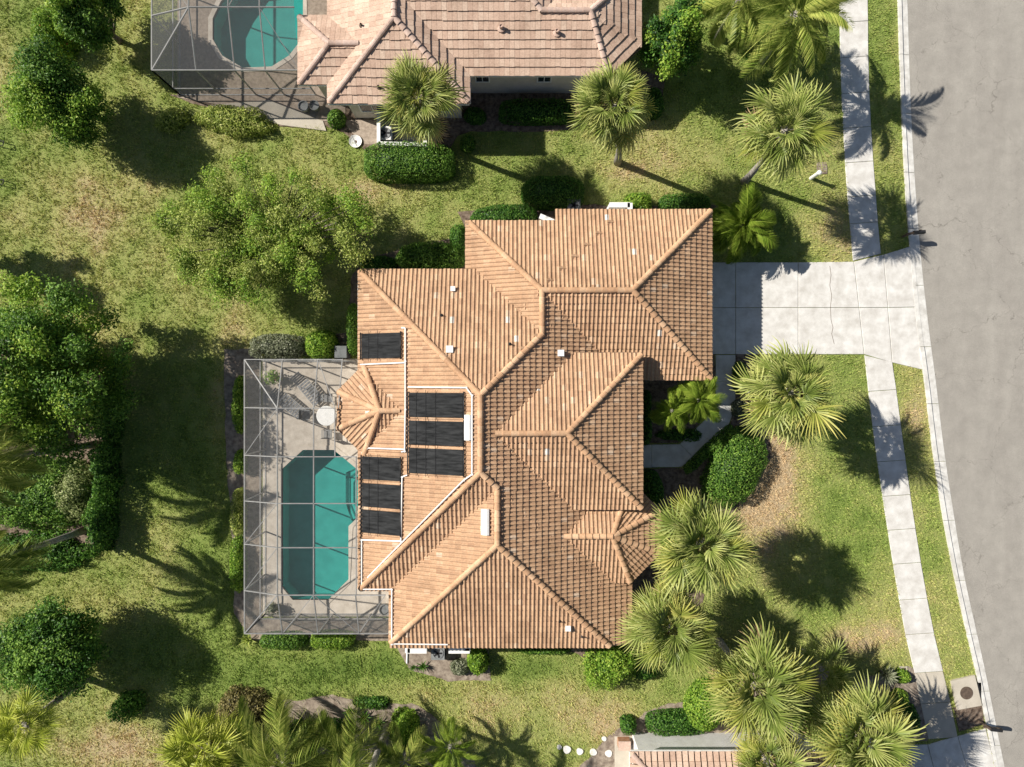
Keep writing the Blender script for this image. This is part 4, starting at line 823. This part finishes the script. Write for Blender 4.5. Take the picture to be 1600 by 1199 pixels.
# ---- fan palms
fg = 'fan palms'
palm('fan palm growing over the pink neighbour roof', 655, 155, 6.2, 62, (679, 226), group=fg); palm('fan palm on the lawn right below the northern house corner', 960, 166, 7.0, 64, (965, 254), group=fg)
palm('fan palm beside the white pipe near the pavement', 1228, 203, 6.6, 74, (1163, 284), nf=48, group=fg, old=.15); palm('fan palm just below the driveway', 1237, 614, 6.6, 80, (1160, 612), nf=60, group=fg)
palm('fan palm right of the corner bay, upper of the close pair', 1095, 850, 6.8, 76, (1042, 805), group=fg); palm('fan palm at the southeast house corner, lower of the close pair', 1047, 980, 5.2, 70, (1013, 925), nf=72, group=fg)
palm('large fan palm above the bright round bush', 1180, 1072, 5.4, 82, (1124, 1002), group=fg); palm('large fan palm left of the tan pavement slab', 1342, 1152, 5.0, 84, (1272, 1078), nf=66, group=fg, old=.3)
palm('fan palm covering the southern neighbour roof at bottom', 1200, 1190, 4.6, 62, (1150, 1118), nf=36, group=fg, old=.5); palm('low shaded fan palm between two large fan palms', 1285, 1050, 2.6, 52, (1254, 1018), nf=22, group=fg, old=.05)
palm('yellow green fan palm at the bottom edge below the brown tinged shrub', 318, 1172, 3.6, 66, (360, 1118), nf=44, group=fg, leafm='fan_lime'); palm('bright broad fan palm at the bottom left corner on a leaning trunk', 36, 1136, 4.9, 54, (136, 1060), nf=30, group=fg, lean=(-20, 75), dead=0, leafm='fan_lime')
# ---- feather palms
gg = 'feather palms'
palm('tall feather palm leaning left out of the frame, upper trunk', -28, 720, 6.8, 84, (152, 694), 'feather', 36, gg, lean=(-45, 75)); palm('tall feather palm leaning left out of the frame, lower trunk', -40, 888, 6.8, 84, (132, 829), 'feather', 36, gg, lean=(-45, 75))
palm('feather palm with leaning bare trunk at the bottom edge', 553, 1268, 7.6, 80, (606, 1134), 'feather', 22, gg, lean=(-35, 75))
palm('broad feather palm at the bottom edge, left of the leaning trunk', 440, 1196, 3.4, 104, (474, 1150), 'feather', 30, gg, lean=(-25, 80)); palm('feather palm at the bottom edge beside the leaning trunk', 545, 1196, 2.8, 84, (560, 1150), 'feather', 24, gg, lean=(-25, 80))
palm('small green feather palm right of the bottom leaning trunk', 703, 1168, 2.2, 46, None, 'feather_bright', 20, gg, lean=(-25, 75), tr=.1); palm('lower feather palm behind the bottom bush', 632, 1192, 2.4, 54, None, 'feather', 18, gg, lean=(-25, 75), tr=.1)
palm('large feather palm at the top right next to the pavement', 1242, 22, 5.0, 98, (1190, 96), 'feather', 30, gg, lean=(-50, 78)); palm('feather palm at the top edge right of the round dark tree', 1160, -6, 4.0, 74, (1120, 60), 'feather', 22, gg, lean=(-45, 75))
palm('bushy dwarf date palm beside the garage corner', 1160, 352, 1.9, 56, None, 'pygmy', 48, 'dwarf date palms', lean=(-30, 78), tr=.1); palm('bushy dwarf date palm in the entry bed, larger and right', 1092, 626, 3.0, 40, None, 'pygmy', 40, 'dwarf date palms', lean=(-30, 78), tr=.08)
palm('bushy dwarf date palm in the entry bed, smaller and left', 1050, 642, 2.9, 33, None, 'pygmy', 30, 'dwarf date palms', lean=(-30, 78), tr=.08)
# ---- hedges and shrubs
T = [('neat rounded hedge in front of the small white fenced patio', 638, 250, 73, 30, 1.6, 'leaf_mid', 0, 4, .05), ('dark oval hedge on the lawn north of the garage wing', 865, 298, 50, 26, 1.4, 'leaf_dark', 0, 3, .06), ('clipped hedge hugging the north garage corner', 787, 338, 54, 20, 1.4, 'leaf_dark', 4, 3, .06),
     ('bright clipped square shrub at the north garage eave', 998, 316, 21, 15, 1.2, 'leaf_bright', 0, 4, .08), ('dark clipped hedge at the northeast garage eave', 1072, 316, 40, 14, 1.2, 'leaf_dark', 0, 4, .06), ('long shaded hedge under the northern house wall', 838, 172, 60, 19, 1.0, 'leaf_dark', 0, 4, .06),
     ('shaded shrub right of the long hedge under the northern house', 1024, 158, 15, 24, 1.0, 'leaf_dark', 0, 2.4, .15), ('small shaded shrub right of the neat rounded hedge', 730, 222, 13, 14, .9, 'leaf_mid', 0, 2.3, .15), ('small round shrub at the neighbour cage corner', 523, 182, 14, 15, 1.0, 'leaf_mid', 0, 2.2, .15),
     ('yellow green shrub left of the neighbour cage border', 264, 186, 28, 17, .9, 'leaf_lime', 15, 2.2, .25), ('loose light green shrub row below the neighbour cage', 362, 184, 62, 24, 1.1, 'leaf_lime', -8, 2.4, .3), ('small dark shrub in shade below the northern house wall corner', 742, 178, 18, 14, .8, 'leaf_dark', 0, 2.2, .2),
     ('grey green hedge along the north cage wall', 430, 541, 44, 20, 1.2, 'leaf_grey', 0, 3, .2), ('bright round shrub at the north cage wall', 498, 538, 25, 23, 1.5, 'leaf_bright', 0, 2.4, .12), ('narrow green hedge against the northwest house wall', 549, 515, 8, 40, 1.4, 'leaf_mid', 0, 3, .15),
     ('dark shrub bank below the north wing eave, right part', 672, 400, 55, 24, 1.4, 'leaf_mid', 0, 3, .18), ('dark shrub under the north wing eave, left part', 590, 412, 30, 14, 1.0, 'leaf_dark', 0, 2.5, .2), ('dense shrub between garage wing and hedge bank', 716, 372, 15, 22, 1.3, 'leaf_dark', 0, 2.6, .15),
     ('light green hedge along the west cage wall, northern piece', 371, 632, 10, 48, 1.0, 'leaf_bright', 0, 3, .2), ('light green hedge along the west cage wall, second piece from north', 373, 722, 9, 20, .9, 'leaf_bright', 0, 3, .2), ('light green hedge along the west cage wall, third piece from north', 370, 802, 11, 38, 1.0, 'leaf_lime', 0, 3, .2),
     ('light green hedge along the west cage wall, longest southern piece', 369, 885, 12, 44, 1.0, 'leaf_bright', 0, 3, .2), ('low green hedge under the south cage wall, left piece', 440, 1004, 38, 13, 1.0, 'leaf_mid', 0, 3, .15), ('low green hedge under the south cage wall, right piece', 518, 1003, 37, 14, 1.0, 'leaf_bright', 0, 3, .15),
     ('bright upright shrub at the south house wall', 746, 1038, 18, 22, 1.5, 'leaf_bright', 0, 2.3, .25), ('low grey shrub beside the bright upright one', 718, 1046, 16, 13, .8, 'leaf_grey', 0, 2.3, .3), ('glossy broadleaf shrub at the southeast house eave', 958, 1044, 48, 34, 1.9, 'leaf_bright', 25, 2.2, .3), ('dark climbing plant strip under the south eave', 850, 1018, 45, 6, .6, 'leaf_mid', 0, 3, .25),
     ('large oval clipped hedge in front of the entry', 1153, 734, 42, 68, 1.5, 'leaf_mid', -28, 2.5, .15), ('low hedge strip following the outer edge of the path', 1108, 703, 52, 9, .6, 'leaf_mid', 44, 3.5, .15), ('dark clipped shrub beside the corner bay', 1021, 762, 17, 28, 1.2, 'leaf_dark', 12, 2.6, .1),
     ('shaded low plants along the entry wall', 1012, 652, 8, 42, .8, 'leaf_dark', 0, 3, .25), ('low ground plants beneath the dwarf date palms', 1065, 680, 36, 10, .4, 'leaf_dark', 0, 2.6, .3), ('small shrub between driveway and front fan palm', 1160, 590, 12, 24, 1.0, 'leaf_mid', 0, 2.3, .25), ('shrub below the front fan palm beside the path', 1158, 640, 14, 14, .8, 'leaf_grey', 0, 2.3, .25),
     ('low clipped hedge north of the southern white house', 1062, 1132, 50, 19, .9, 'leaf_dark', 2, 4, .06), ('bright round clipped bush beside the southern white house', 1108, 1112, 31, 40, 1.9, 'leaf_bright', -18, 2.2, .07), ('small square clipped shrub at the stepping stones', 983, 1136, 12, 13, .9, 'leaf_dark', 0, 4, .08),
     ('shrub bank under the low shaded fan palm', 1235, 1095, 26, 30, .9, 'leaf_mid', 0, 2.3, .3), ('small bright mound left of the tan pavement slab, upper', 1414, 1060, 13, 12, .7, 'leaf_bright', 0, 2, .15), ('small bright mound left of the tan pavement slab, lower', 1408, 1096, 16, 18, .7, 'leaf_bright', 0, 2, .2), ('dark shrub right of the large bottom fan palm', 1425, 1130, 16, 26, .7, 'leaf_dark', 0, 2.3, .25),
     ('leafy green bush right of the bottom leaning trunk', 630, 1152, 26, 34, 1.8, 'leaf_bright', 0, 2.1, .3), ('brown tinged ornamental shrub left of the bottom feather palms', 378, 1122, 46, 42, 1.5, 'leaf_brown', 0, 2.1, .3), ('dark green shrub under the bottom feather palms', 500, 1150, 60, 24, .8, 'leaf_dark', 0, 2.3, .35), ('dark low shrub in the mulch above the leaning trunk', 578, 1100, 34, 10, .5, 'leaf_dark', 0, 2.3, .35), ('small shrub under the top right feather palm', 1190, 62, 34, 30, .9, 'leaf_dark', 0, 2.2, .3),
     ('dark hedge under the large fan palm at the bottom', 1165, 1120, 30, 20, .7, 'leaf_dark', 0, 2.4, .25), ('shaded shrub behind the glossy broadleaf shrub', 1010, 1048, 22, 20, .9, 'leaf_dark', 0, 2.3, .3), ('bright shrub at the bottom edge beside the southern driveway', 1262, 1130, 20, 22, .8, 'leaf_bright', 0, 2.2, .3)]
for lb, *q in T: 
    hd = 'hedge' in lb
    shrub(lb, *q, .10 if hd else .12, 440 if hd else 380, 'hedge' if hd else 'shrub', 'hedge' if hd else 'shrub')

# ---- spiky rosettes
def blade_mesh(mat, L=.6, w_=.05):
    V = []; vv = []
    for t, k, z in ((0, .7, 0), (.4, 1, .10), (.8, .5, .12), (1, .05, .08)): V += [(L * t, -w_ * k, L * z + .02), (L * t, 0, L * z), (L * t, w_ * k, L * z + .02)]; vv += [.3 + .5 * t] * 3
    Fc = [(i * 3 + j, i * 3 + j + 1, i * 3 + j + 4, i * 3 + j + 3) for i in range(3) for j in range(2)]
    return mesh_np('leaf', V, Fc, mat, False, {'v': vv})
BLD = {k: blade_mesh(k) for k in ('leaf_dark', 'leaf_grey', 'leaf_olive', 'leaf_lime')}
def rosette(label, px, py, r, mat, n=26, h=.15):
    x, y = G(px, py, h + .1); o_ = thing('agave_plant', label, 'plant', (x, y, 0)); MB().lathe([(.07, 0), (.06, h)], (0, 0), 8).build('stem', 'bark', o_)
    for i in range(n):
        a = i * 2.4; o = link('leaf', BLD[mat], o_); s_ = r * S / .6 * random.uniform(.8, 1.15); o.location = (0, 0, h * .8); o.rotation_euler = (0, -math.radians(75 - 70 * i / n), a); o.scale = (s_, s_, s_)
rosette('dark spiky rosette plant above the leaning trunk at the bottom', 568, 1122, 16, 'leaf_dark'); rosette('dark spiky rosette plant left of the bottom leaning trunk', 592, 1130, 13, 'leaf_dark'); rosette('pale spiky yucca left of the small bright mound', 1386, 1056, 19, 'leaf_grey', 40, .5)
rosette('dark spiky plant beside the south wall enclosure', 660, 1042, 11, 'leaf_dark'); rosette('dark spiky plant below the south wall gap', 645, 1044, 8, 'leaf_dark'); rosette('yellow green strappy plant at the southwest cage corner', 386, 1000, 16, 'leaf_lime', 14); rosette('dark spiky rosette plant at the bottom between feather palms', 545, 1112, 13, 'leaf_dark')
# ================================================================== SMALL THINGS
def at(px, py, z=0): return Vector((*G(px, py, z), 0))
# --- patio table and chairs, loungers
p = at(510, 650, .72); t_ = thing('patio_table', 'white round patio table beside the pool bay', 'table', p)
MB().lathe([(.49, .70), (.52, .71), (.52, .73), (.50, .74)], (0, 0), 36).build('table_top', 'white', t_)
for k in range(4): a = k * math.pi / 2 + .6; MB().tube([(math.cos(a) * .38, math.sin(a) * .38, .052), (math.cos(a) * .25, math.sin(a) * .25, .70)], .018).build('leg', 'greymetal', t_)
def chair(label, px, py, rz):
    c = thing('patio_chair', label, 'chair', at(px, py, .45), 'chairs at the patio table'); c.rotation_euler.z = math.radians(rz); c.location.z = .052
    for k in range(7): MB().box(-.22, .22, -.21 + k * .06, -.21 + k * .06 + .048, .40, .415).build('slat', 'sling', c)
    bk = MB().box(-.23, .23, .215, .235, .42, .88).build('backrest', 'black', c)
    for sx in (-1, 1):
        MB().beam((sx * .24, -.22, 0), (sx * .24, -.2, .6), .025, .025).build('leg', 'greymetal', c); MB().beam((sx * .24, .22, 0), (sx * .24, .23, .88), .025, .025).build('leg', 'greymetal', c); MB().beam((sx * .24, -.22, .61), (sx * .24, .22, .61), .04, .02).build('armrest', 'greymetal', c)
chair('dark patio chair north of the white round table', 513, 622, 0); chair('dark patio chair west of the white round table', 478, 648, 90); chair('dark patio chair south of the white round table', 512, 678, 180)
def lounger(label, px, py, rz):
    c = thing('sun_lounger', label, 'sun lounger', at(px, py, .35), 'sun loungers on the pool deck'); c.location.z = .052; c.rotation_euler.z = math.radians(rz)
    for sy in (-1, 1): MB().box(-.95, .5, sy * .32 - .02, sy * .32 + .02, .29, .33).build('rail', 'alu', c)
    for k in range(9): MB().box(-.93 + k * .155, -.93 + k * .155 + .11, -.3, .3, .33, .345).build('slat', 'sling', c)
    for k in range(5): x = .5 + k * .1; MB().beam((x, -.3, .36 + k * .085), (x, .3, .36 + k * .085), .10, .018, (-.64, 0, .77)).build('back_slat', 'sling', c)
    for sx in (-.85, .42):
        for sy in (-1, 1): MB().box(sx - .02, sx + .02, sy * .32 - .02, sy * .32 + .02, 0, .29).build('leg', 'alu', c)
lounger('grey sun lounger nearer the bay roof', 481, 608, 130); lounger('grey sun lounger farther from the bay roof', 450, 630, 140)
def pot(label, px, py, r, h, mat, plant=None, z=.052):
    o = thing('plant_pot', label, 'pot', at(px, py, h)); o.location.z = z; MB().lathe([(r * .7, 0), (r, h * .7), (r * 1.05, h), (r * .9, h), (r * .85, h * .85)], (0, 0), 18).build('bowl', mat, o)
    if plant:
        n = 260; d = unit(n); d[:, 2] = np.abs(d[:, 2]); P = d * r * plant[1] * RNG.uniform(.5, 1, (n, 1)) + np.array([0, 0, h + .05]); V, Fc, vv = leaves(P, d, .14, RNG.uniform(.2, .8, n)); link('foliage', mesh_np('foliage', V, Fc, plant[0], False, {'v': vv}), o)
pot('leafy potted plant in the north corner of the pool deck', 428, 590, .2, .4, 'terracotta', ('leaf_bright', 2.6)); pot('leafy potted plant in the south corner of the pool deck', 427, 950, .2, .35, 'greymetal', ('leaf_grey', 2.2)); pot('round grey pot at the southeast cage corner', 601, 953, .28, .5, 'greymetal')
pot('large round grey pot at the neighbour cage, left', 474, 166, .27, .45, 'greymetal', None, .05); pot('large round grey pot at the neighbour cage, right', 491, 165, .25, .45, 'greymetal', None, .05)
# --- equipment and wall enclosures
def ac(label, px, py, w_, h, mat='ac', fan=True):
    o = thing('air_conditioner', label, 'air conditioner', at(px, py, h)); MB().box(-w_ / 2, w_ / 2, -w_ / 2, w_ / 2, 0, h).build('casing', mat, o)
    if fan: 
        f = MB().lathe([(w_ * .42, h), (w_ * .42, h + .03), (w_ * .36, h + .03), (w_ * .36, h + .005)], (0, 0), 24).build('fan_ring', 'greymetal', o)
        for k in range(5): a = k * 1.2566; MB().beam((0, 0, h + .02), (math.cos(a) * w_ * .36, math.sin(a) * w_ * .36, h + .02), .09, .01).build('fan_blade', 'black', f)
    for k in range(6): MB().box(-w_ / 2 - .008, w_ / 2 + .008, -w_ / 2 - .008, w_ / 2 + .008, .1 + k * h * .14, .1 + k * h * .14 + .02).build('louvre', 'black', o)
ac('dark grey equipment box at the north end of the cage', 532, 550, .62, .9, 'ac', False); ac('grey air conditioner behind the north garage eave', 897, 321, .66, .8); ac('pale air conditioner between the white walls under the south eave', 684, 1021, .7, .75, 'greymetal'); ac('grey air conditioner inside the white neighbour enclosure', 602, 208, .7, .8, 'white')
def encl(label, pts, h, mat='wall_white', th=.12):
    A = [Vector((*g(*q), 0)) for q in pts]; o = thing('garden_wall', label, 'wall', A[0])
    for a, b_ in zip(A[:-1], A[1:]): d = (b_ - a).normalized(); MB().beam(a - A[0] + Vector((0, 0, h / 2 - .02)) - d * .0, b_ - A[0] + Vector((0, 0, h / 2 - .02)) + d * th * .5, th, h).build('wall_segment', mat, o); MB().beam(a - A[0] + Vector((0, 0, h + .0)), b_ - A[0] + Vector((0, 0, h)) + d * th * .5, th + .06, .05).build('wall_cap', 'white', o)
encl('low white wall around the south equipment, left part', [(642, 962), (642, 1004), (668, 1004)], 1.2, th=.2); encl('low white wall around the south equipment, right part', [(704, 1004), (733, 1004), (733, 962)], 1.2, th=.2)
encl('small white wall beside the bright square shrub', [(978, 368), (978, 330), (950, 330)], 1.3, th=.2); encl('beige slanting wall at the north garage step', [(842, 346), (870, 358)], 1.2, 'wall', .2)
encl('white low wall around the neighbour equipment', [(597, 188), (597, 234), (668, 236), (668, 222)], 1.0)
sheet('patio', [(846, 345), (950, 345), (950, 372), (846, 372)], .03, 'concrete_tan', .05, 'small concrete pad north of the garage'); sheet('patio', [(536, 188), (600, 188), (600, 226), (570, 226), (548, 206)], .03, 'paver', .05, 'small paved corner beside the neighbour wall')
sheet('patio', [(420, 157), (505, 190), (510, 205), (440, 196), (330, 165)], .055, 'concrete_tan', .08, 'narrow concrete patio below the neighbour cage'); sheet('patio', [(598, 190), (668, 190), (668, 234), (598, 234)], .032, 'concrete', .05, 'concrete pad inside the neighbour enclosure')
sheet('patio', [(645, 962), (732, 962), (732, 1003), (645, 1003)], .03, 'concrete_tan', .05, 'concrete pad between the south walls')
ds = thing('satellite_dish', 'white satellite dish on a pole beside the rounded hedge', 'satellite dish', at(556, 222, 0)); ds.rotation_euler.z = .5
MB().tube([(0, 0, -.02), (0, 0, 1.0)], .025).build('pole', 'greymetal', ds); MB().lathe([(.02, 0), (.15, .02), (.26, .06), (.34, .12), (.335, .125), (.25, .07), (.14, .03), (.02, .012)], (0, 0), 24).build('dish', 'white', ds); ds.children[1].location = (0, 0, 1.0); ds.children[1].rotation_euler = (1.0, 0, 0)
MB().tube([(0, -.05, 1.0), (0, -.42, 1.22)], .012).build('feed_arm', 'greymetal', ds)
bx_ = thing('storage_box', 'terracotta coloured storage box on the southern concrete strip', 'box', at(976, 1166, .6)); bx_.location.z = .05; MB().box(-.3, .3, -.22, .22, 0, .5).build('body', 'terracotta', bx_); MB().box(-.32, .32, -.24, .24, .5, .56).build('lid', 'flat_ridge', bx_)
# downpipe trailing on the lawn
o = MB().tube([(*g(637, 1000), .06), (*g(636, 1036), .05)], .045, 8).build('drain_pipe', 'white', label='white drain pipe lying on the lawn by the south wall', cat='pipe')
# --- street furniture
u_ = thing('utility_post', 'white plastic pipe standing on a pad near the pavement', 'post', Vector((*g(1267, 279), 0))); MB().lathe([(.1, -.02), (.1, .95), (.12, .95), (.12, 1.08), (.06, 1.12)], (0, 0), 16).build('pipe', 'white', u_)
sheet('utility_pad', [(1276, 254), (1292, 254), (1292, 272), (1276, 272)], .03, 'sand', .05, 'sandy square pad behind the white pipe')
def mailbox(label, px, py, rz):
    o = thing('mailbox', label, 'mailbox', Vector((*g(px, py), 0))); o.rotation_euler.z = math.radians(rz)
    MB().box(-.05, .05, -.05, .05, -.05, 1.0).build('post', 'brownmetal', o); MB().beam((-.25, 0, .85), (.55, 0, .85), .07, .07).build('arm', 'brownmetal', o); MB().beam((0.02, 0, .5), (.35, 0, .83), .05, .05).build('brace', 'brownmetal', o)
    pr = [(-.1, .0), (-.1, .13)] + [(-.1 * math.cos(a * math.pi / 6), .13 + .1 * math.sin(a * math.pi / 6)) for a in range(1, 6)] + [(.1, .13), (.1, 0)]; n = len(pr)
    v = [(x, y, .89 + z) for x in (.05, .6) for y, z in pr]; MB().add(v, [(i, (i + 1) % n, n + (i + 1) % n, n + i) for i in range(n)] + [tuple(range(n))[::-1], tuple(range(n, 2 * n))]).build('box', 'black', o)
    MB().box(.6, .615, -.09, .09, .9, 1.08).build('door', 'brownmetal', o); MB().box(.3, .42, .105, .115, .98, 1.12).build('flag', 'brownmetal', o)
mailbox('dark mailbox on a brown post above the driveway mouth', 1410, 370, 4); mailbox('dark mailbox on a brown post at the southern driveway', 1527, 1125, -6)
inl = thing('storm_drain', 'square concrete storm drain with round rusty manhole cover beside the kerb', 'storm drain', Vector((*g(1506, 1082), 0)))
c0 = Vector((*g(1506, 1082), 0)); MB().prism([((Vector((*g(*q), 0)) - c0).x, (Vector((*g(*q), 0)) - c0).y) for q in ((1484, 1063), (1521, 1054), (1532, 1101), (1494, 1108))], -.05, .13).build('slab', 'concrete_tan', inl)
MB().lathe([(.34, .12), (.34, .142), (.30, .146), (.29, .140), (.05, .144)], (.06, .02), 30).build('cover', 'brownmetal', inl); MB().box(.70, .86, -.5, .55, -.02, .1).build('inlet_throat', 'black', inl)
ub = thing('utility_box', 'small concrete meter box with dark lid near the pale yucca', 'utility box', Vector((*g(1411, 1045), 0))); MB().box(-.2, .2, -.14, .14, -.03, .06).build('frame', 'concrete_tan', ub); MB().box(-.11, .11, -.07, .07, .06, .075).build('lid', 'brownmetal', ub)
for i, (x, y, r, lb) in enumerate(((944, 1154, .13, 'small white round stepping stone nearest the clipped square shrub'), (927, 1175, .19, 'large white round stepping stone, middle of the three sunlit ones'), (951, 1177, .19, 'large white round stepping stone nearest the southern concrete strip'), (906, 1174, .18, 'half shaded round stepping stone left of the sunlit ones'), (886, 1171, .21, 'shaded round stepping stone, second from the left end'), (874, 1167, .13, 'small shaded round stepping stone at the left end'))):
    n = 14; ph = random.uniform(0, 6); v = [(r * (1 + .06 * math.sin(3 * a + ph)) * math.cos(a) * f, r * (1 + .06 * math.sin(3 * a + ph)) * math.sin(a) * f, z) for f, z in ((1, -.02), (1, .045), (.92, .055)) for a in [2 * math.pi * k / n for k in range(n)]]
    link('stepping_stone', mesh_np('stepping_stone', v, [(j * n + k, j * n + (k + 1) % n, (j + 1) * n + (k + 1) % n, (j + 1) * n + k) for j in range(2) for k in range(n)] + [tuple(range(2 * n, 3 * n))], 'white_stone'), None, lb, 'stepping stone', 'white stepping stones', None, (*g(x, y), .01))
for lb, q in (('upper small bent black rods on the lawn at the left edge', (6, 228)), ('lower small bent black rods on the lawn at the left edge', (6, 288))):
    o = thing('bent_rods', lb, 'frame', at(*q));  # thin black rods drawn for a small dark mark on the lawn
    for a, b_ in (((-.35, 0, .02), (.2, -.1, .35)), ((.2, -.1, .35), (.22, .15, .3)), ((.22, .15, .3), (-.3, .25, .02))): MB().tube([a, b_], .025).build('rod', 'black', o)
